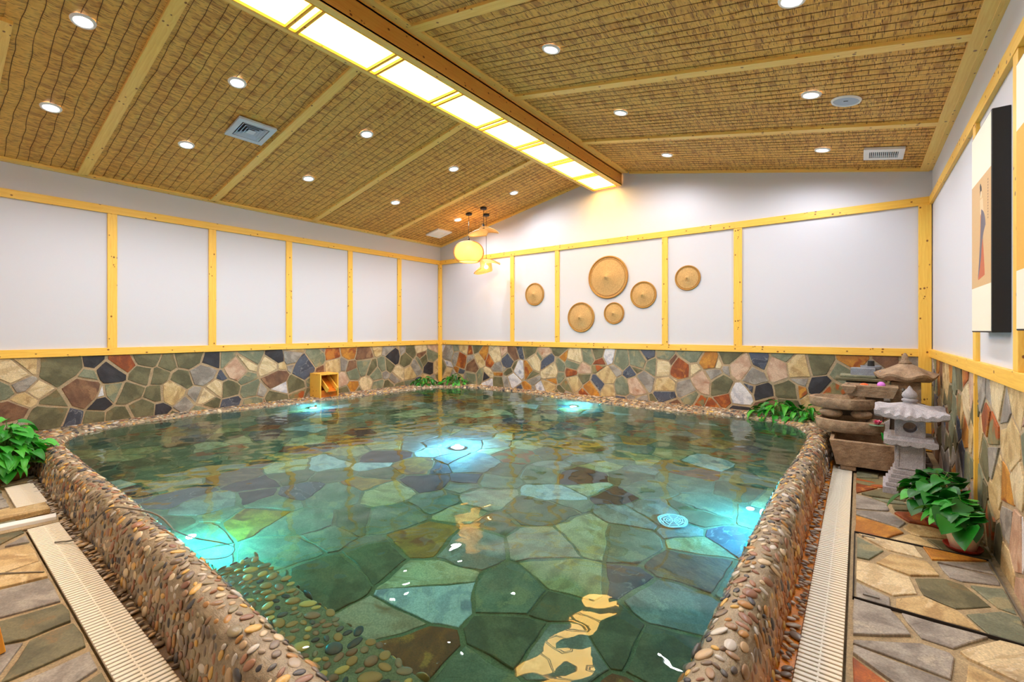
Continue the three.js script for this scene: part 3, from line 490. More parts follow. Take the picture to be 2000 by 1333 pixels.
{
  const t = thing('air_grille', 'small white square air grille in corner above pendant lamps', 'air vent'); onSlope(t, 'left', 0.555, 0.565, 0.016);
  const A = (w, y) => ringRect(w, w * 1.05, y);
  part(t, 'border', loft([A(0.34, 0.01), A(0.345, -0.014), A(0.33, -0.018), A(0.2, -0.018), A(0.2, 0.01)], false, false, 0.3), M.white);
  part(t, 'duct', loft([ringRect(0.205, 0.215, 0.0), ringRect(0.205, 0.215, 0.26)], false, true, 0.3), M.duct); for (let i = 0; i < 8; i++) { const s = part(t, 'slat', new THREE.BoxGeometry(0.012, 0.003, 0.21), M.white, [-0.087 + i * 0.025, -0.008, 0]); s.rotation.z = 0.7; }
}
{
  const t = thing('air_grille', 'white rectangular slatted air grille at far end of right ceiling slope', 'air vent'); onSlope(t, 'right', 7.115, 0.605, 0.016);
  const A = (w, d, y) => ringRect(w, d, y);
  part(t, 'border', loft([A(0.32, 0.34, 0.01), A(0.33, 0.35, -0.014), A(0.31, 0.33, -0.018), A(0.235, 0.2, -0.018), A(0.235, 0.2, 0.01)], false, false, 0.3), M.white);
  part(t, 'duct', loft([ringRect(0.24, 0.205, 0.0), ringRect(0.24, 0.205, 0.26)], false, true, 0.3), M.duct); for (let i = 0; i < 14; i++) { const s = part(t, 'slat', new THREE.BoxGeometry(0.01, 0.003, 0.2), M.white, [-0.107 + i * 0.0165, -0.01, 0]); s.rotation.z = i < 7 ? 0.9 : -0.9; }
}
{
  const t = thing('ceiling_speaker', 'round pale blue ceiling loudspeaker beside downlight on right slope', 'speaker'); onSlope(t, 'right', 6.828, 2.0, 0.006);
  part(t, 'rim', lathe([[0.086, 0], [0.09, -0.012], [0.1, -0.012], [0.106, 0]], 40), M.white); part(t, 'grille', lathe([[0, -0.012], [0.06, -0.011], [0.087, -0.006]], 40), M.speakerGrille); part(t, 'badge', new THREE.BoxGeometry(0.03, 0.003, 0.007), M.black, [0.0, -0.0125, 0.02]);
}

/* ------------------------------------------------------------------ pendant lamps */
M.rattan = phys({ color: rgb(226, 182, 104), roughness: 0.7, transmission: 0.35, thickness: 0 });
M.bulb = std({ color: 0xffffff, emissive: new THREE.Color(1, 0.72, 0.32), emissiveIntensity: 14 });
M.glowLiner = phys({ color: rgb(255, 232, 170), roughness: 0.9, transmission: 0.5, thickness: 0, emissive: new THREE.Color(1.0, 0.5, 0.07), emissiveIntensity: 1.0 });  // self-glow put into the material for bulb light seen through the shade
M.warmRattan = phys({ color: rgb(206, 152, 66), roughness: 0.8, transmission: 0.45, thickness: 0 });
function pendantBase(t, side, x, z, yShade, sub = 0) {
  const [px, py] = SL[side].at(x), h = py - yShade;
  const c = part(t, 'canopy', lathe([[0, -0.03], [0.05, -0.028], [0.056, -0.02], [0.056, 0.006]], 24), M.black, [0, h - 0.008, 0]);
  part(t, 'cord', new THREE.CylinderGeometry(0.0035, 0.0035, h - sub, 8), M.black, [0, sub + (h - sub) / 2, 0]);
  part(t, 'lamp_holder', lathe([[0, sub + 0.05], [0.012, sub + 0.05], [0.02, sub + 0.02], [0.024, sub - 0.03], [0.0, sub - 0.03]], 16), M.black);
}
function bulb(t, y, power) {
  part(t, 'bulb', new THREE.SphereGeometry(0.035, 18, 12), M.bulb, [0, y, 0]);
  const l = new THREE.PointLight(new THREE.Color(1, 0.66, 0.28), power, 0, 2); l.position.set(0, y, 0); l.shadow.radius = 1.7; l.castShadow = true; t.add(l);
}
{
  // woven globe
  const t = thing('pendant_lamp', 'glowing woven bamboo globe pendant lamp, lowest-left of the cluster', 'pendant lamp', [1.49, 2.66, 0.745], 0, 'bamboo pendant lamps in the corner'); pendantBase(t, 'left', 1.49, 0.745, 2.66, 0.2);
  const prof = (f) => { const a = lerp(0.12, Math.PI - 0.62, f), s = Math.sin(a); return [0.265 * Math.pow(s, 0.8), 0.2 * Math.cos(a)]; }, strips = [];
  for (const dir of [-1, 1]) for (let i = 0; i < 64; i++) { const pts = []; for (let k = 0; k <= 12; k++) { const f = k / 12, [r, y] = prof(f), a = i / 64 * 6.283 + dir * f * 1.5; pts.push([Math.cos(a) * r, y, Math.sin(a) * r]); } strips.push(tube(pts, 0.0021, 14, 3)); }
  part(t, 'shade', merge(strips), M.warmRattan);
  part(t, 'added_glow_liner', lathe(Array.from({ length: 15 }, (_, k) => { const [a, b] = prof(1 - k / 14); return [a * 0.95, b * 0.95]; }), 36), M.glowLiner);  // added emissive liner, makes the woven shade glow more than its bulb does
  part(t, 'rim', merge([new THREE.TorusGeometry(prof(1)[0], 0.006, 6, 40).rotateX(Math.PI / 2).translate(0, prof(1)[1], 0), new THREE.TorusGeometry(prof(0)[0], 0.006, 6, 24).rotateX(Math.PI / 2).translate(0, prof(0)[1], 0)]), M.rattan);
  bulb(t, 0.1, LAMP.pendant);
}
function hatShade(fold, R0, tilt) {
  const pos = [], idx = [], uv = [], nr = 10, na = 48; // shallow curved disc folded along one line
  for (let i = 0; i <= nr; i++) for (let k = 0; k <= na; k++) { const r = R0 * (0.12 + 0.88 * i / nr), a = k / na * Math.PI * 2, x = Math.cos(a) * r, z = Math.sin(a) * r * 0.86; pos.push(x, -0.25 * r * r / R0 + fold * Math.abs(z) * 1.0 * (x > 0 ? 1 : -0.4) - Math.abs(x / R0) ** 2 * 0.04 + 0.03, z); uv.push(x, z); }
  for (let i = 0; i < nr; i++) for (let k = 0; k < na; k++) { const a = i * (na + 1) + k; idx.push(a, a + 1, a + na + 1, a + 1, a + na + 2, a + na + 1); }
  const g = new THREE.BufferGeometry(); g.setAttribute('position', new THREE.Float32BufferAttribute(pos, 3)); g.setAttribute('uv', new THREE.Float32BufferAttribute(uv, 2)); g.setIndex(idx); g.computeVertexNormals(); g.rotateZ(tilt); return g;
}
const weaveTex = dataTex(512, 512, (u, v) => { const x = u * 40, y = v * 40, a = (Math.floor(x) + Math.floor(y)) % 2, fx = x - Math.floor(x) - 0.5, fy = y - Math.floor(y) - 0.5, e = a ? fx : fy, n = vnoise(Math.floor(x), Math.floor(y), 40, 40, 3), g = 1 - Math.abs(e) * 1.1; return mix3([172, 126, 70], [242, 206, 142], clamp(g * 0.75 + n * 0.35, 0, 1)); });
const weaveBump = dataTex(512, 512, (u, v) => { const x = u * 40, y = v * 40, a = (Math.floor(x) + Math.floor(y)) % 2, fx = x - Math.floor(x) - 0.5, fy = y - Math.floor(y) - 0.5, e = a ? fx : fy, h = 255 * (1 - Math.abs(e) * 1.8); return [h, h, h]; }, false);
M.hatShade = phys({ map: scaled(weaveTex, 4, 4), color: new THREE.Color(1, 0.93, 0.75), roughness: 0.75, transmission: 0.35, thickness: 0 });
{
  const t = thing('pendant_lamp', 'upper wavy bamboo disc pendant lamp hanging above the globe', 'pendant lamp', [1.79, 3.02, 0.70], 0.5, 'bamboo pendant lamps in the corner'); pendantBase(t, 'left', 1.79, 0.70, 3.02, 0.06);
  const g = hatShade(0.18, 0.26, 0.05); part(t, 'shade', g, M.hatShade); const pts = []; const p = g.attributes.position, na = 48, o = 10 * 49; for (let k = 0; k < na; k++) pts.push([p.getX(o + k), p.getY(o + k), p.getZ(o + k)]); part(t, 'rim', tube(pts, 0.007, 96, 6, true), M.rattan);
}
{
  const t = thing('pendant_lamp', 'lowest tilted bamboo disc pendant lamp glowing near the wall', 'pendant lamp', [1.62, 2.46, 0.43], 0.3, 'bamboo pendant lamps in the corner'); pendantBase(t, 'left', 1.62, 0.43, 2.46, 0.08);
  const g = hatShade(0.5, 0.25, 0.28); part(t, 'shade', g, M.hatShade); const pts = []; const p = g.attributes.position, na = 48, o = 10 * 49; for (let k = 0; k < na; k++) pts.push([p.getX(o + k), p.getY(o + k), p.getZ(o + k)]); part(t, 'rim', tube(pts, 0.007, 96, 6, true), M.rattan);
  bulb(t, -0.03, LAMP.pendant * 0.45);
}

/* ------------------------------------------------------------------ bamboo hats on the back wall */
M.hat = std({ map: scaled(weaveTex, 3, 3), color: new THREE.Color(0.93, 0.86, 0.78), roughness: 0.6, bumpMap: scaled(weaveBump, 3, 3), bumpScale: 0.004 });
M.hatRim = std({ color: rgb(172, 122, 48), roughness: 0.55 });
function hat(x, y, R0, label) {
  const t = thing('bamboo_hat', label, 'bamboo hat', [x, y, -0.02], 0, 'conical bamboo hats on the wall');
  const prof = [[0.002, 0.36], [0.02, 0.345], [0.07, 0.27], [0.16, 0.2], [0.35, 0.14], [0.6, 0.09], [0.82, 0.05], [0.97, 0.03]].map(([a, b]) => [a * R0, b * R0 + 0.004]);
  const g = lathe(prof, 48); const p = g.attributes.position, uv = new Float32Array(p.count * 2); for (let i = 0; i < p.count; i++) { uv[i * 2] = p.getX(i); uv[i * 2 + 1] = p.getZ(i); } g.setAttribute('uv', new THREE.BufferAttribute(uv, 2)); g.rotateX(Math.PI / 2);
  part(t, 'cone', g, M.hat);
  part(t, 'rim', new THREE.TorusGeometry(R0 * 0.97, R0 * 0.035 + 0.003, 8, 56).translate(0, 0, R0 * 0.03 + 0.006), M.hatRim);
  part(t, 'inner_hoop', new THREE.TorusGeometry(R0 * 0.87, 0.0035, 6, 48).translate(0, 0, R0 * 0.045 + 0.006), M.hatRim);
}
hat(2.363, 1.936, 0.197, 'conical bamboo hat alone in the narrow panel nearest the pendant lamps');
hat(3.762, 2.137, 0.335, 'largest conical bamboo hat, centre of the wall group');
hat(4.335, 1.835, 0.2, 'conical bamboo hat lower right of the largest hat, next to post');
hat(3.282, 1.515, 0.243, 'second largest bamboo hat, lower left of the largest hat');
hat(3.863, 1.569, 0.168, 'smallest conical bamboo hat directly below the largest hat');
hat(4.981, 2.043, 0.175, 'conical bamboo hat alone in the panel right of the hat group');

/* ------------------------------------------------------------------ paintings */
function painting(label, z0, z1, y0, y1, draw) {
  const t = thing('canvas_painting', label, 'painting', [ROOM_W + 0.02, y0, z0]), d = 0.072, W = z1 - z0, H = y1 - y0;
  part(t, 'canvas_frame', box(d, H, W, 0.004), M.black, [-d / 2, H / 2, W / 2]);
  const c = document.createElement('canvas'); c.width = 512; c.height = Math.round(512 * H / W); draw(c.getContext('2d'), c.width, c.height);
  const tex = new THREE.CanvasTexture(c); tex.colorSpace = THREE.SRGBColorSpace; const g = new THREE.PlaneGeometry(W - 0.016, H - 0.016); g.rotateY(-Math.PI / 2); part(t, 'painted_canvas', g, std({ map: tex, roughness: 0.7 }), [-d - 0.0008, H / 2, W / 2]);
}
// canvas u runs from the camera side (left of image = far end after turning), figures are plain generic court-robe silhouettes
function scroll(x, w, h, silk, robe, skirt, bandTop, bandBot) {
  x.fillStyle = '#e9e2cf'; x.fillRect(0, 0, w, h); x.fillStyle = silk; x.fillRect(0, h * bandTop, w, h * (bandBot - bandTop));
  const r = mulberry(5); for (let i = 0; i < 1400; i++) { x.fillStyle = `rgba(${r() < 0.5 ? '90,60,30' : '255,240,210'},0.05)`; x.fillRect(r() * w, h * bandTop + r() * h * (bandBot - bandTop), 30 * r(), 3 * r()); }
  const cx = w * 0.5, ty = h * (bandTop + 0.04), L = h * (bandBot - bandTop) * 0.86;
  x.fillStyle = '#2e2626'; x.beginPath(); x.ellipse(cx, ty + L * 0.05, w * 0.045, L * 0.06, 0, 0, 7); x.fill(); x.beginPath(); x.ellipse(cx - w * 0.02, ty, w * 0.03, L * 0.035, 0, 0, 7); x.fill();
  x.fillStyle = '#e8c9a4'; x.beginPath(); x.ellipse(cx + w * 0.012, ty + L * 0.09, w * 0.036, L * 0.04, 0, 0, 7); x.fill();
  x.fillStyle = '#e2bf98'; x.beginPath(); x.moveTo(cx - w * 0.05, ty + L * 0.14); x.lineTo(cx + w * 0.1, ty + L * 0.14); x.lineTo(cx + w * 0.14, ty + L * 0.3); x.lineTo(cx - w * 0.03, ty + L * 0.32); x.fill();
  x.fillStyle = skirt; x.beginPath(); x.moveTo(cx, ty + L * 0.3); x.quadraticCurveTo(cx + w * 0.16, ty + L * 0.7, cx + w * 0.2, ty + L * 0.97); x.lineTo(cx - w * 0.14, ty + L); x.quadraticCurveTo(cx - w * 0.02, ty + L * 0.6, cx - w * 0.02, ty + L * 0.3); x.fill();
  x.fillStyle = robe; x.beginPath(); x.moveTo(cx + w * 0.02, ty + L * 0.25); x.quadraticCurveTo(cx + w * 0.22, ty + L * 0.3, cx + w * 0.24, ty + L * 0.45); x.quadraticCurveTo(cx + w * 0.05, ty + L * 0.55, cx + w * 0.02, ty + L * 0.75); x.quadraticCurveTo(cx - w * 0.05, ty + L * 0.9, cx - w * 0.16, ty + L * 0.99); x.quadraticCurveTo(cx - w * 0.02, ty + L * 0.6, cx + w * 0.02, ty + L * 0.25); x.fill();
  x.strokeStyle = 'rgba(60,40,40,0.6)'; x.lineWidth = 2; for (let i = 0; i < 6; i++) { x.beginPath(); x.moveTo(cx + w * 0.02 * i, ty + L * 0.3); x.quadraticCurveTo(cx + w * 0.03 * i, ty + L * 0.6, cx - w * 0.1 + w * 0.05 * i, ty + L * 0.97); x.stroke(); }
  x.fillStyle = 'rgba(70,50,40,0.6)'; for (let i = 0; i < 14; i++) x.fillRect(w * 0.84, ty + i * L * 0.03, w * 0.03, L * 0.018);
}
painting('tall black-edged canvas of a robed figure, farther of the two on right wall', 2.66, 3.19, 1.29, 2.47, (x, w, h) => scroll(x, w, h, '#cfa878', '#6e6570', '#c4643c', 0.25, 0.78));
painting('tall black-edged canvas with red robed figure, cut by right picture edge', 3.66, 4.19, 1.3, 2.48, (x, w, h) => scroll(x, w, h, '#e0a63c', '#d8452a', '#c23a22', 0.25, 0.78));

/* ------------------------------------------------------------------ wooden water spout */
{
  const t = thing('water_spout', 'boxed pine water spout pouring into the pool from left wall', 'water spout', [0, 0.2, 2.655]), D = 0.29, W = 0.315, H = 0.425;
  const b = (x0, x1, y0, y1, z0, z1, al) => boxAt(x0, x1, y0, y1, z0, z1, 0.002, al);
  part(t, 'side_panel', b(-0.01, D, 0, H - 0.022, W / 2 - 0.02, W / 2, 1), M.spout); part(t, 'side_panel', b(-0.01, D, 0, H - 0.022, -W / 2, -W / 2 + 0.02, 1), M.spout);
  part(t, 'top_panel', b(-0.01, D, H - 0.022, H, -W / 2, W / 2, 0), M.spout); part(t, 'back_panel', b(-0.012, 0.005, 0, H - 0.022, -W / 2 + 0.02, W / 2 - 0.02, 1), M.copperWood);
  part(t, 'lower_panel', b(D - 0.06, D - 0.04, 0, 0.16, -W / 2 + 0.02, W / 2 - 0.02, 2), M.copperWood);
  const ch = new THREE.Group(); ch.name = 'chute'; ch.position.set(0.18, 0.235, -0.025); ch.rotation.z = -0.62; t.add(ch);
  part(ch, 'chute_floor', b(-0.17, 0.17, -0.01, 0.008, -0.075, 0.075, 0), M.copperWood); for (const s of [-1, 1]) part(ch, 'chute_side', b(-0.17, 0.165, -0.01, 0.07, s * 0.08 - 0.009, s * 0.08 + 0.009, 0), M.spout);
}
{
  const pts = (z) => [[0.325, 0.335, z], [0.36, 0.325, z], [0.385, 0.28, z], [0.395, 0.215, z]];
  single('water_stream', 'thin stream of water falling from the wooden spout', 'water', merge([tube(pts(2.70), 0.006, 14, 8), tube(pts(2.57), 0.006, 14, 8)]), phys({ color: new THREE.Color(0.9, 0.95, 0.95), roughness: 0.05, transmission: 1, thickness: 0, ior: 1.33 }));
}

/* ------------------------------------------------------------------ pool fittings */
M.poolLens = std({ color: 0xffffff, emissive: new THREE.Color(0.3, 0.75, 1.0), emissiveIntensity: 12 });
function poolLamp(label, pos, dir, power, color, r = 0.045) {
  const t = thing('underwater_lamp', label, 'pool light', pos, 0, 'underwater pool lights'); const q = new THREE.Quaternion().setFromUnitVectors(V(0, 1, 0), V(...dir).normalize()); t.quaternion.copy(q);
  part(t, 'housing', lathe([[0, -0.03], [r * 0.9, -0.03], [r * 1.12, -0.004], [r * 1.06, 0.004], [r, 0.0]], 24), M.metal); part(t, 'light_lens', lathe([[0, 0.012], [r * 0.6, 0.01], [r, 0.002]], 24), M.poolLens);
  const l = new THREE.PointLight(color, power, 0, 2); l.position.set(0, 0.07, 0); l.shadow.radius = 1.2; l.castShadow = true; t.add(l);
}
const CY = new THREE.Color(0.10, 0.62, 1.0);
poolLamp('bright blue-white underwater lamp standing in middle of pool floor', [3.57, POOL_FLOOR + 0.035, 3.17], [0, 1, 0], LAMP.poolCentre, new THREE.Color(0.14, 0.48, 1.0), 0.07);
poolLamp('cyan underwater lamp in the far pool wall below bamboo hats', [3.42, -0.24, 0.47], [0.1, 0.3, 1], LAMP.pool * 0.8, CY);
poolLamp('small blue underwater lamp beside the wooden water spout', [0.41, -0.22, 3.0], [1, 0.3, 0.1], LAMP.pool * 0.4, CY);
poolLamp('cyan underwater lamp in near pool wall where the cable dips in', [3.85, -0.08, 5.725], [0.1, 0.3, -1], LAMP.pool, new THREE.Color(0.06, 0.7, 0.9));
poolLamp('blue underwater lamp in right pool wall opposite the round drain', [6.41, -0.06, 3.28], [-1, 0.2, 0.1], LAMP.pool, new THREE.Color(0.06, 0.5, 1.0));
function drain(label, x, z, r) {
  const t = thing('pool_drain', label, 'drain', [x, POOL_FLOOR + 0.012, z]);
  part(t, 'plate', lathe([[0, 0.0], [r * 0.98, 0.0], [r, 0.004], [r, 0.012], [r * 0.86, 0.016], [r * 0.86, 0.004]], 36), M.duct);
  const rings = []; for (const k of [0.12, 0.3, 0.48, 0.66, 0.84, 0.97]) rings.push(new THREE.TorusGeometry(r * k, r * 0.055, 6, 32).rotateX(Math.PI / 2).scale(1, 0.6, 1).translate(0, 0.017, 0)); part(t, 'ring_grille', merge(rings), M.white);
  const sp = []; for (let i = 0; i < 8; i++) sp.push(new THREE.BoxGeometry(r * 0.9, 0.006, r * 0.07).translate(r * 0.5, 0.016, 0).rotateY(i * Math.PI / 4)); part(t, 'spokes', merge(sp), M.white);
}
drain('white round spiral drain cover on pool floor near right wall', 5.915, 3.52, 0.1);
drain('pale round inlet cover on pool floor by far wall', 2.66, 0.77, 0.08);
// cable over the near rim into the water
single('lamp_cable', 'thin grey lamp cable looping over near pebble wall into water', 'cable', tube([[3.02, 0.012, 6.1], [3.12, 0.03, 6.03], [3.25, 0.13, 5.985], [3.42, 0.26, 5.93], [3.62, 0.275, 5.85], [3.8, 0.262, 5.79], [3.95, 0.2, 5.76], [3.98, 0.05, 5.69], [3.99, -0.08, 5.6], [4.04, -0.14, 5.54], [4.14, -0.14, 5.54], [4.21, -0.12, 5.6], [4.2, -0.08, 5.69], [4.06, -0.07, 5.73], [3.95, -0.04, 5.745]], 0.005, 90, 6), M.cable);
single('floor_cable', 'thin dark cable lying across paving beside the front grate', 'cable', tube([[3.2, 0.008, 6.9], [3.22, 0.008, 6.6], [3.24, 0.009, 6.4], [3.36, 0.009, 6.27], [3.44, 0.008, 6.2]], 0.004, 40, 6), M.cable);
{
  const t = thing('wooden_stool', 'low orange wooden stool cut off by left picture edge', 'stool', [4.045, 0, 6.53], 0.15), y = 0.2;
  part(t, 'seat', box(0.23, 0.025, 0.18, 0.006, 0), M.copperWood2 = pine(new THREE.Color(0.85, 0.5, 0.16), 0.35), [0, y, 0]);
  for (const [sx, sz] of [[-1, -1], [1, -1], [1, 1], [-1, 1]]) { const l = part(t, 'leg', box(0.032, y, 0.032, 0.004, 1), M.copperWood2, [sx * 0.115, y / 2 - 0.002, sz * 0.085]); l.rotation.set(-sz * 0.12, 0, sx * 0.2); }
}

/* ------------------------------------------------------------------ stone fountain and lanterns */
const rockTex = (a, b, s) => scaled(dataTex(256, 256, (u, v) => { const n = fbm(u * 6, v * 6, 6, 4, s), st = fbm(u * 3 + v * 9, v * 3 - u * 9 + 27, 3, 3, s + 4), f = vnoise(u * 128, v * 128, 128, 128, s); return mix3(a, b, clamp(n * 0.6 + st * 0.5, 0, 1)).map((q) => q * (0.84 + 0.32 * f)); }), 3, 3);
M.brownStone = std({ map: rockTex([192, 164, 132], [126, 102, 80], 61), roughness: 0.75, bumpMap: scaled(stoneBump, 5, 5), bumpScale: 0.008 });
M.darkStone = std({ map: rockTex([116, 96, 78], [76, 62, 50], 65), roughness: 0.8, bumpMap: scaled(stoneBump, 5, 5), bumpScale: 0.006 });
M.greyStone = std({ map: rockTex([190, 186, 192], [152, 148, 154], 69), roughness: 0.8, bumpMap: scaled(plasterBump, 8, 8), bumpScale: 0.003 });
M.blueGrey = std({ map: rockTex([150, 156, 166], [116, 120, 130], 71), roughness: 0.6 });
function trough(w0, d0, w1, d1, h, wall, floorY) { // hollow tapering trough, open at the top
  return loft([ringRect(w0, d0, 0), ringRect(lerp(w0, w1, 0.5), lerp(d0, d1, 0.5), h * 0.5), ringRect(w1, d1, h - 0.008), ringRect(w1 - 0.008, d1 - 0.008, h), ringRect(w1 - wall * 2, d1 - wall * 2, h), ringRect(w0 - wall * 2, d0 - wall * 2, floorY)], true, true, 0.5);
}
function basin(a, b, h, lip, dirDeg, lipAmt, n = 44) { // oval bowl with a pouring lip
  const d0 = dirDeg * Math.PI / 180, f = (k) => (t) => { let d = Math.atan2(Math.sin(t - d0), Math.cos(t - d0)); return 1 + lipAmt * k * Math.exp(-d * d / 0.09) + 0.025 * Math.sin(t * 3 + 1) + 0.015 * Math.sin(t * 5); };
  const ov = (s, y, k) => Array.from({ length: n }, (_, i) => { const t = i / n * Math.PI * 2, q = f(k)(t); return [Math.cos(t) * a * s * q, y, Math.sin(t) * b * s * q]; }).reverse();
  return loft([ov(0.88, 0, 0.8), ov(0.97, h * 0.2, 0.95), ov(1, h * 0.6, 1), ov(0.995, h - 0.006, 1), ov(0.97, h, 1), ov(0.86, h, 1), ov(0.82, h - lip * 0.4, 0.9), ov(0.7, h - lip, 0.4)], true, true, 0.7);
}
function rock(r, sx, sy, sz, seed) { const g = new THREE.IcosahedronGeometry(r, 3), p = g.attributes.position; for (let i = 0; i < p.count; i++) { const x = p.getX(i), y = p.getY(i), z = p.getZ(i), k = 1 + 0.25 * (vnoise(x / r * 1.6 + seed + 9, y / r * 1.6 + z / r + 9) - 0.5); p.setXYZ(i, x * k * sx, y * k * sy, z * k * sz); } const m = mergeVertices(new THREE.BufferGeometry().setAttribute('position', p.clone())); m.computeVertexNormals(); return metricUV(m); }
M.basinWater = phys({ color: new THREE.Color(0.8, 0.86, 0.8), roughness: 0, transmission: 1, thickness: 0, ior: 1.33 });
{
  const t = thing('stone_fountain', 'tiered brown stone fountain with trough and oval basins in far right corner', 'fountain', [0, 0, 0]);
  part(t, 'trough', trough(0.56, 0.38, 0.66, 0.46, 0.235, 0.032, 0.06).translate(7.02, 0.055, 1.22), M.brownStone);
  for (const x of [6.83, 7.2]) part(t, 'foot', box(0.12, 0.055, 0.36, 0.01), M.brownStone, [x, 0.036, 1.22]);
  part(t, 'lower_basin', basin(0.265, 0.21, 0.115, 0.06, 35, 0.2).translate(6.82, 0.325, 1.08), M.brownStone);
  part(t, 'upper_basin', basin(0.272, 0.2, 0.105, 0.05, 70, 0.12).translate(6.765, 0.525, 0.94), M.brownStone);
  part(t, 'rock', rock(0.1, 1.0, 0.5, 0.7, 1).translate(6.68, 0.475, 1.02), M.brownStone); part(t, 'rock', rock(0.085, 1.0, 0.55, 0.7, 3).translate(6.93, 0.475, 1.0), M.brownStone);
  part(t, 'rock', rock(0.03, 1.2, 0.8, 0.9, 4).translate(6.87, 0.655, 0.93), M.brownStone); part(t, 'rock', rock(0.03, 1.5, 0.7, 0.9, 5).translate(6.98, 0.655, 0.93), M.brownStone); part(t, 'rock', rock(0.026, 1.0, 0.8, 0.9, 6).translate(6.855, 0.645, 1.0), M.brownStone);
  part(t, 'support', box(0.26, 0.36, 0.22, 0.02), M.darkStone, [6.86, 0.18, 0.72]); part(t, 'support', box(0.3, 0.2, 0.2, 0.02), M.darkStone, [6.8, 0.44, 0.78]); part(t, 'support', box(0.14, 0.66, 0.13, 0.02), M.darkStone, [7.03, 0.33, 0.91]); part(t, 'support', box(0.2, 0.66, 0.2, 0.02), M.darkStone, [6.96, 0.33, 0.5]);
  const ut = part(t, 'upper_trough', trough(0.34, 0.16, 0.42, 0.21, 0.115, 0.028, 0.05), M.brownStone, [7.0, 0.655, 0.95]); ut.rotation.y = -0.05;
  part(t, 'spout_stone', loft([ringRect(0.05, 0.06, 0.0), ringRect(0.12, 0.1, 0.07), ringRect(0.1, 0.08, 0.085)], true, true).translate(6.83, 0.685, 1.05), M.brownStone);
  part(t, 'slab', box(0.42, 0.03, 0.3, 0.008), stoneMat.olive, [6.92, 0.80, 0.68]); part(t, 'slab', box(0.3, 0.026, 0.2, 0.008), stoneMat.sage, [6.9, 0.828, 0.66]); part(t, 'support', box(0.3, 0.1, 0.12, 0.01), M.darkStone, [6.95, 0.735, 0.58]);
  part(t, 'grey_block', loft([ringRect(0.2, 0.12, 0), ringRect(0.2, 0.12, 0.07), ringRect(0.15, 0.1, 0.075)], true, true, 0.4).translate(6.94, 0.84, 0.68), M.blueGrey);
  part(t, 'grey_block', box(0.04, 0.075, 0.1, 0.006), M.blueGrey, [7.09, 0.855, 0.72]);
  part(t, 'bowl', lathe([[0, 0.0], [0.06, 0.0], [0.085, 0.03], [0.09, 0.06], [0.08, 0.06], [0.07, 0.035], [0, 0.03]], 28), M.blueGrey, [7.01, 0.872, 0.58]);
  part(t, 'pump', merge([new THREE.CylinderGeometry(0.028, 0.032, 0.08, 14).translate(0, 0.04, 0), new THREE.BoxGeometry(0.05, 0.03, 0.05).translate(0, 0.015, 0)]), M.black, [7.01, 0.904, 0.58]);
  const pw = (x, y, z, a, b) => part(t, 'basin_water', new THREE.CircleGeometry(1, 28).rotateX(-Math.PI / 2).scale(a, 1, b), M.basinWater, [x, y, z]);
  pw(6.82, 0.405, 1.08, 0.2, 0.155); pw(6.765, 0.6, 0.94, 0.21, 0.15);
}
// small ornaments lying on the fountain
M.pinkGlass = phys({ color: rgb(214, 120, 226), roughness: 0.1, clearcoat: 1 }); M.orange = phys({ color: rgb(240, 96, 20), roughness: 0.2, clearcoat: 0.8 });
single('glass_ball', 'shiny pink glass ball in upper fountain trough', 'ball', new THREE.SphereGeometry(0.034, 24, 16), M.pinkGlass, [7.08, 0.775, 1.0]);
single('orange_ball', 'small orange ball in upper fountain trough', 'ball', new THREE.SphereGeometry(0.028, 20, 14).scale(1.3, 0.8, 1), M.orange, [6.95, 0.765, 1.0]);
{
  const t = thing('lotus_flower', 'magenta artificial lotus flower on lower fountain basin', 'flower', [7.045, 0.435, 1.265], 0.4), pet = (l, w) => { const s = []; const n = 6; const pos = []; for (let i = 0; i < n; i++) { const a = i / n, b = (i + 1) / n, wa = Math.sin(a * Math.PI) * w, wb = Math.sin(b * Math.PI) * w, ya = a * a * 0.5 * l, yb = b * b * 0.5 * l; pos.push(-wa, ya, a * l, wa, ya, a * l, wb, yb, b * l, -wa, ya, a * l, wb, yb, b * l, -wb, yb, b * l); } const g = new THREE.BufferGeometry(); g.setAttribute('position', new THREE.Float32BufferAttribute(pos, 3)); g.computeVertexNormals(); return g; }, g1 = pet(0.05, 0.014), mp = phys({ color: rgb(206, 24, 84), roughness: 0.5 }), mp2 = phys({ color: rgb(240, 130, 170), roughness: 0.5 });
  for (let i = 0; i < 16; i++) { const m = part(t, 'petal', g1, i % 3 ? mp : mp2); m.rotation.set(-0.15 - (i > 8 ? 0.8 : 0.25), i * 0.785 + (i > 8 ? 0.4 : 0), 0, 'YXZ'); m.scale.setScalar(i > 8 ? 0.8 : 1); }
  part(t, 'leaf_pad', new THREE.CircleGeometry(0.055, 18).rotateX(-Math.PI / 2), std({ color: rgb(120, 160, 130), roughness: 0.6 }), [-0.01, -0.004, 0]);
}
{
  const t = thing('green_leaf_ornament', 'glossy green glass leaf ornament standing in fountain trough', 'ornament', [7.12, 0.27, 1.3]); const mt = phys({ color: rgb(10, 140, 40), roughness: 0.15, clearcoat: 1 });
  for (const [a, h] of [[-0.5, 0.1], [0.2, 0.12], [0.8, 0.09]]) { const g = rock(0.03, 0.6, 1.9, 0.35, a + 3); const m = part(t, 'leaf', g, mt, [a * 0.05, 0.05, 0]); m.rotation.z = -a * 0.7; m.scale.setScalar(h / 0.1); }
}
function finial(s, y) { return lathe([[0.0, 0.155], [0.006, 0.15], [0.02, 0.125], [0.042, 0.1], [0.05, 0.078], [0.042, 0.06], [0.036, 0.056], [0.05, 0.046], [0.052, 0.034], [0.038, 0.024], [0.046, 0.018], [0.048, 0.0], [0, 0]].reverse().map(([a, b]) => [a * s, b * s + y]), 24); }
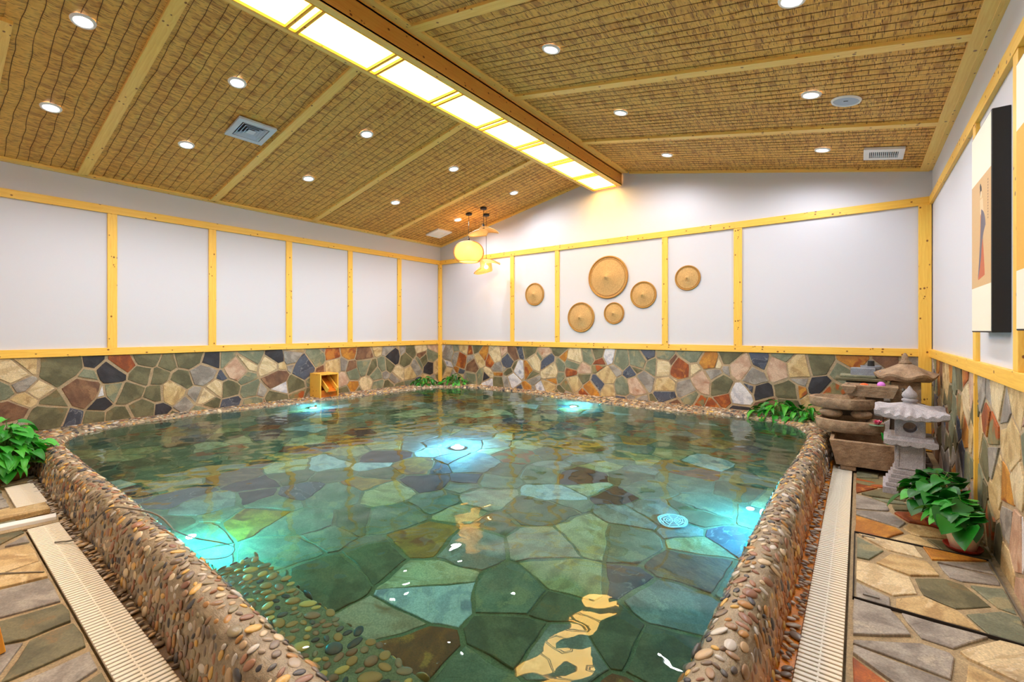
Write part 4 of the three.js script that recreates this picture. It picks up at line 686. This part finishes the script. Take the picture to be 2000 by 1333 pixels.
{
  const t = thing('stone_lantern', 'pale grey carved stone lantern with tiled roof in front of fountain', 'stone lantern', [7.235, 0, 1.76], -0.04);
  let y = 0; for (const [w, h] of [[0.335, 0.055], [0.3, 0.033], [0.268, 0.033], [0.238, 0.033], [0.21, 0.036]]) { part(t, 'base_step', box(w, h, w, 0.005), M.greyStone, [0, y + h / 2, 0]); y += h; }
  const c0 = y, c1 = 0.385; part(t, 'column', loft([ringRect(0.182, 0.182, c0), ringRect(0.162, 0.162, c1)], true, true, 0.4), M.greyStone);
  for (let k = 0; k < 4; k++) { const g = new THREE.Group(); g.name = 'column_frame'; g.rotation.y = k * Math.PI / 2; t.add(g); const z = 0.087; part(g, 'border', merge([box(0.014, 0.18, 0.012, 0.002).translate(-0.073, 0.29, z), box(0.014, 0.18, 0.012, 0.002).translate(0.073, 0.29, z), box(0.15, 0.012, 0.012, 0.002).translate(0, 0.376, z - 0.003), box(0.15, 0.012, 0.012, 0.002).translate(0, 0.204, z + 0.004)]).rotateX(0), M.greyStone); }
  // platform with a scalloped lower edge
  const sc = (w, yy, amp) => ringRect(w, w, yy, 0, 0, 24).map(([x, q, z], i) => [x, q - amp * Math.abs(Math.sin((i % 24) / 24 * Math.PI * 4)), z]);
  part(t, 'platform', loft([ringRect(0.165, 0.165, 0.385, 0, 0, 24), sc(0.31, 0.398, 0.012), sc(0.325, 0.402, 0.012), ringRect(0.325, 0.325, 0.432, 0, 0, 24), ringRect(0.28, 0.28, 0.44, 0, 0, 24), ringRect(0.275, 0.275, 0.462, 0, 0, 24)], true, true, 0.5), M.greyStone);
  const side = (() => { const s = new THREE.Shape(); s.moveTo(-0.09, 0); s.lineTo(0.09, 0); s.lineTo(0.09, 0.14); s.lineTo(-0.09, 0.14); s.closePath(); const h = new THREE.Path(); h.absarc(0, 0.072, 0.044, 0, Math.PI * 2, true); s.holes.push(h); return metricUV(new THREE.ExtrudeGeometry(s, { depth: 0.018, bevelEnabled: true, bevelSize: 0.002, bevelThickness: 0.002, bevelSegments: 1, curveSegments: 20 })); })();
  for (let k = 0; k < 4; k++) { const m = part(t, 'chamber_wall', side, M.greyStone); m.rotation.y = k * Math.PI / 2; m.position.set(Math.sin(k * Math.PI / 2) * 0.073, 0.46, Math.cos(k * Math.PI / 2) * 0.073); }
  // roof: curved up to the finial, corners lifted, tile ridges on the eaves
  const roof = (w, yy, lift, wave) => ringRect(w, w, yy, 0, 0, 36).map(([x, q, z]) => { const mx = Math.max(Math.abs(x), Math.abs(z)), mn = Math.min(Math.abs(x), Math.abs(z)), c = (mn / (mx || 1)) ** 3, e = Math.abs(x) > Math.abs(z) ? z : x; return [x, q + lift * c + wave * Math.cos(e * Math.PI * 2 / 0.062), z]; });
  part(t, 'roof', loft([roof(0.2, 0.595, 0, 0), roof(0.41, 0.6, 0.028, 0), roof(0.44, 0.607, 0.035, 0.004), roof(0.445, 0.636, 0.045, 0.009), roof(0.4, 0.652, 0.03, 0.009), roof(0.3, 0.672, 0.014, 0.006), roof(0.2, 0.694, 0.004, 0.002), roof(0.1, 0.712, 0, 0)], true, true, 0.7), M.greyStone);
  part(t, 'finial', finial(1.0, 0.7), M.greyStone);
}
{
  const t = thing('stone_lantern', 'tall brown weathered stone lantern with broad dish roof behind fountain', 'stone lantern', [7.27, 0, 0.72], 0.0);
  let y = 0; for (const [w, h] of [[0.37, 0.06], [0.33, 0.05], [0.29, 0.045]]) { part(t, 'base_step', box(w, h, w, 0.008), M.darkStone, [0, y + h / 2, 0]); y += h; }
  part(t, 'column', loft([ringRect(0.24, 0.24, y), ringRect(0.21, 0.21, 0.5)], true, true, 0.4), M.darkStone);
  part(t, 'platform', loft([ringRect(0.22, 0.22, 0.5), ringRect(0.32, 0.32, 0.535), ringRect(0.32, 0.32, 0.57), ringRect(0.26, 0.26, 0.58)], true, true, 0.4), M.darkStone);
  const side = (() => { const s = new THREE.Shape(); s.moveTo(-0.11, 0); s.lineTo(0.11, 0); s.lineTo(0.11, 0.22); s.lineTo(-0.11, 0.22); s.closePath(); for (const [a, b] of [[-0.03, 0.06], [0.004, 0.06], [-0.03, 0.115], [0.004, 0.115]]) { const h = new THREE.Path(); h.moveTo(a, b); h.lineTo(a, b + 0.045); h.lineTo(a + 0.028, b + 0.045); h.lineTo(a + 0.028, b); h.closePath(); s.holes.push(h); } return metricUV(new THREE.ExtrudeGeometry(s, { depth: 0.02, bevelEnabled: false })); })();
  for (let k = 0; k < 4; k++) { const m = part(t, 'chamber_wall', side, M.brownStone); m.rotation.y = k * Math.PI / 2; m.position.set(Math.sin(k * Math.PI / 2) * 0.09, 0.58, Math.cos(k * Math.PI / 2) * 0.09); }
  part(t, 'roof', (() => { const n = 36, o = (r, yy, c) => Array.from({ length: n }, (_, i) => { const a = -i / n * Math.PI * 2, k = 1 + 0.05 * Math.cos(a * 6) * c; return [Math.cos(a) * r * k, yy + 0.018 * c * Math.cos(a * 6), Math.sin(a) * r * k]; }).reverse(); return loft([o(0.1, 0.8, 0), o(0.2, 0.812, 0.4), o(0.232, 0.846, 1), o(0.236, 0.868, 1), o(0.22, 0.872, 1), o(0.16, 0.905, 0.4), o(0.1, 0.945, 0), o(0.05, 0.972, 0), o(0.03, 0.98, 0)], true, true, 0.5); })(), M.brownStone);
  part(t, 'finial', lathe([[0, 0], [0.05, 0], [0.05, 0.02], [0.035, 0.03], [0.028, 0.05], [0.022, 0.085], [0.008, 0.11], [0, 0.112]], 20), M.brownStone, [0, 0.968, 0]);
}

/* ------------------------------------------------------------------ plants */
const leafGeo = (wide, fold, curl) => { // heart-shaped blade, stalk end at the origin, tip along +z
  const pos = [], idx = [], n = 7, prof = [0, 0.72, 1, 0.96, 0.8, 0.55, 0.27, 0], zz = [0.0, -0.05, 0.12, 0.3, 0.5, 0.7, 0.87, 1.0];
  for (let i = 0; i <= n; i++) { const w = prof[i] * wide, z = zz[i], y = curl * (0.25 - (z - 0.5) ** 2) - 0.25 * curl * z; pos.push(-w, y + fold * w, z, -w * 0.5, y + fold * w * 0.4, z, 0, y, Math.max(z, 0.0) + (i === 1 ? 0.06 : 0), w * 0.5, y + fold * w * 0.4, z, w, y + fold * w, z); }
  for (let i = 0; i < n; i++) for (let k = 0; k < 4; k++) { const a = i * 5 + k; idx.push(a, a + 5, a + 1, a + 1, a + 5, a + 6); }
  const g = new THREE.BufferGeometry(); g.setAttribute('position', new THREE.Float32BufferAttribute(pos, 3)); g.setIndex(idx); g.computeVertexNormals(); return g;
};
const HEART = [leafGeo(0.46, 0.16, 0.35), leafGeo(0.5, 0.1, 0.5), leafGeo(0.43, 0.22, 0.25)], LANCE = [leafGeo(0.2, 0.4, 0.7), leafGeo(0.26, 0.3, 0.5)];
const leafMat = [[26, 126, 26], [38, 150, 32], [18, 98, 24], [66, 172, 40]].map((c) => phys({ color: rgb(...c), roughness: 0.38, transmission: 0.2, thickness: 0 }));
const leafMat2 = [[52, 172, 36], [34, 140, 28], [80, 192, 52]].map((c) => phys({ color: rgb(...c), roughness: 0.5, transmission: 0.25, thickness: 0 }));
M.stem = std({ color: rgb(96, 140, 50), roughness: 0.6 });
function plant(t, y0, count, spread, height, leaf, geos, mats, seed, o = {}) {
  const r = mulberry(seed), stems = [];
  for (let i = 0; i < count; i++) {
    const a = (o.a0 ?? 0) + (o.arc ?? 6.283) * (i * 0.618 % 1) + R(-0.3, 0.3, r), f = Math.sqrt((i + 0.5) / count), el = lerp(1, o.low ?? 0.1, f ** 1.3) + R(-0.14, 0.14, r), d = spread * f * R(0.75, 1.1, r), y = y0 + height * clamp(el, -0.25, 1.1), x = Math.cos(a) * d * (o.sx ?? 1) + (o.dx ?? 0) * f, z = Math.sin(a) * d * (o.sz ?? 1) + (o.dz ?? 0) * f;
    if (o.clip && o.clip(x, z)) continue;
    const b = [Math.cos(a) * 0.02, y0, Math.sin(a) * 0.02]; stems.push(tube([b, [x * 0.35, lerp(y0, y, 0.75) + 0.02, z * 0.35], [x, y, z]], 0.0025, 6, 4));
    const m = part(t, 'leaf', geos[Math.floor(r() * geos.length)], mats[Math.floor(r() * mats.length)], [x, y, z]); m.rotation.set(R(0.35, 1.0, r) * (o.droop ?? 1) - (1 - f) * 0.35, Math.PI / 2 - a + R(-0.7, 0.7, r), R(-0.5, 0.5, r), 'YXZ'); const ls = leaf * R(0.7, 1.25, r); m.scale.setScalar(ls); if (o.clip) { const tip = (q) => o.clip(x + Math.sin(q) * ls * 1.05 + Math.sign(x) * 0.02, z + Math.cos(q) * ls * 1.05) || o.clip(x + Math.cos(q) * ls * 0.4, z - Math.sin(q) * ls * 0.4) || o.clip(x - Math.cos(q) * ls * 0.4, z + Math.sin(q) * ls * 0.4); let q = m.rotation.y, ok = false; for (let n = 0; n < 12 && !ok; n++) { if (!tip(q)) ok = true; else q += 0.55; } if (ok) m.rotation.y = q; else t.remove(m); }
  }
  part(t, 'stems', merge(stems), M.stem);
}
const potProfile = (r, h) => [[0, 0.004], [r * 0.7, 0.004], [r * 0.95, h * 0.7], [r, h * 0.84], [r * 1.07, h * 0.86], [r * 1.07, h], [r * 0.94, h], [r * 0.9, h * 0.85], [0, h * 0.85]];
M.creamPot = phys({ color: rgb(226, 206, 178), roughness: 0.3, clearcoat: 0.4 }); M.redSaucer = std({ color: rgb(150, 40, 30), roughness: 0.4 }); M.terracotta = std({ color: rgb(150, 98, 52), roughness: 0.6 }); M.soil = std({ color: rgb(52, 36, 24), roughness: 1 });
function pot(t, r, h, mat, saucer) { part(t, 'pot', lathe(potProfile(r, h), 32), mat); part(t, 'soil', new THREE.CircleGeometry(r * 0.9, 20).rotateX(-Math.PI / 2), M.soil, [0, h * 0.88, 0]); if (saucer) part(t, 'saucer', lathe([[0, 0], [r * 0.95, 0], [r * 1.12, 0.022], [r * 1.06, 0.022], [r * 0.8, 0.006], [0, 0.006]], 32), saucer); }
const nearWall = (cx) => (x) => cx + x > ROOM_W - 0.03;
{ const t = thing('potted_pothos', 'broad-leaved green pothos in cream pot with red saucer nearest camera on walkway', 'potted plant', [7.40, 0.005, 2.86]); pot(t, 0.08, 0.115, M.creamPot, M.redSaucer); plant(t, 0.1, 44, 0.2, 0.2, 0.125, HEART, leafMat, 71, { sx: 0.6, sz: 1.1, dz: 0.03, droop: 0.9, low: 0.5, clip: nearWall(7.40) }); }
{ const t = thing('potted_pothos', 'bushy green pothos in cream pot between stone lantern and nearer pothos', 'potted plant', [7.35, 0.005, 2.5]); pot(t, 0.08, 0.12, M.creamPot, M.redSaucer); plant(t, 0.1, 60, 0.25, 0.25, 0.125, HEART, leafMat, 72, { sx: 0.75, dx: -0.02, low: 0.35, droop: 0.9, clip: nearWall(7.35) }); }
{ const t = thing('potted_fern', 'dense leafy green plant in brown clay pot at left picture edge', 'potted plant', [1.02, 0.005, 6.13]); pot(t, 0.16, 0.1, M.terracotta); plant(t, 0.09, 230, 0.3, 0.4, 0.12, [...LANCE, HEART[2]], leafMat2, 73, { droop: 1.1 }); }
function rimPlant(label, pos, n, spread, h, leaf, seed, o) { const t = thing('foliage_clump', label, 'plant', pos); plant(t, 0, n, spread, h, leaf, LANCE, leafMat, seed, o); }
rimPlant('low dark green foliage clump on pool rim left of corner post', [0.24, 0.245, 0.62], 44, 0.24, 0.17, 0.13, 81, { clip: (x) => 0.24 + x < 0.02, sz: 1.1 });
rimPlant('low dark green foliage clump on pool rim right of corner post', [0.62, 0.245, 0.22], 44, 0.26, 0.2, 0.14, 82, { clip: (x, z) => 0.22 + z < 0.02, sx: 1.2 });
rimPlant('spreading green plant on far pool rim left of the fountain', [6.13, 0.245, 0.22], 52, 0.32, 0.2, 0.15, 83, { clip: (x, z) => 0.22 + z < 0.02, sz: 0.6, sx: 1.1 });
rimPlant('green plant on pool rim tucked against fountain basins', [6.42, 0.245, 0.32], 34, 0.2, 0.19, 0.14, 84, { clip: (x, z) => 0.32 + z < 0.02 });

renderer.render(scene, camera);
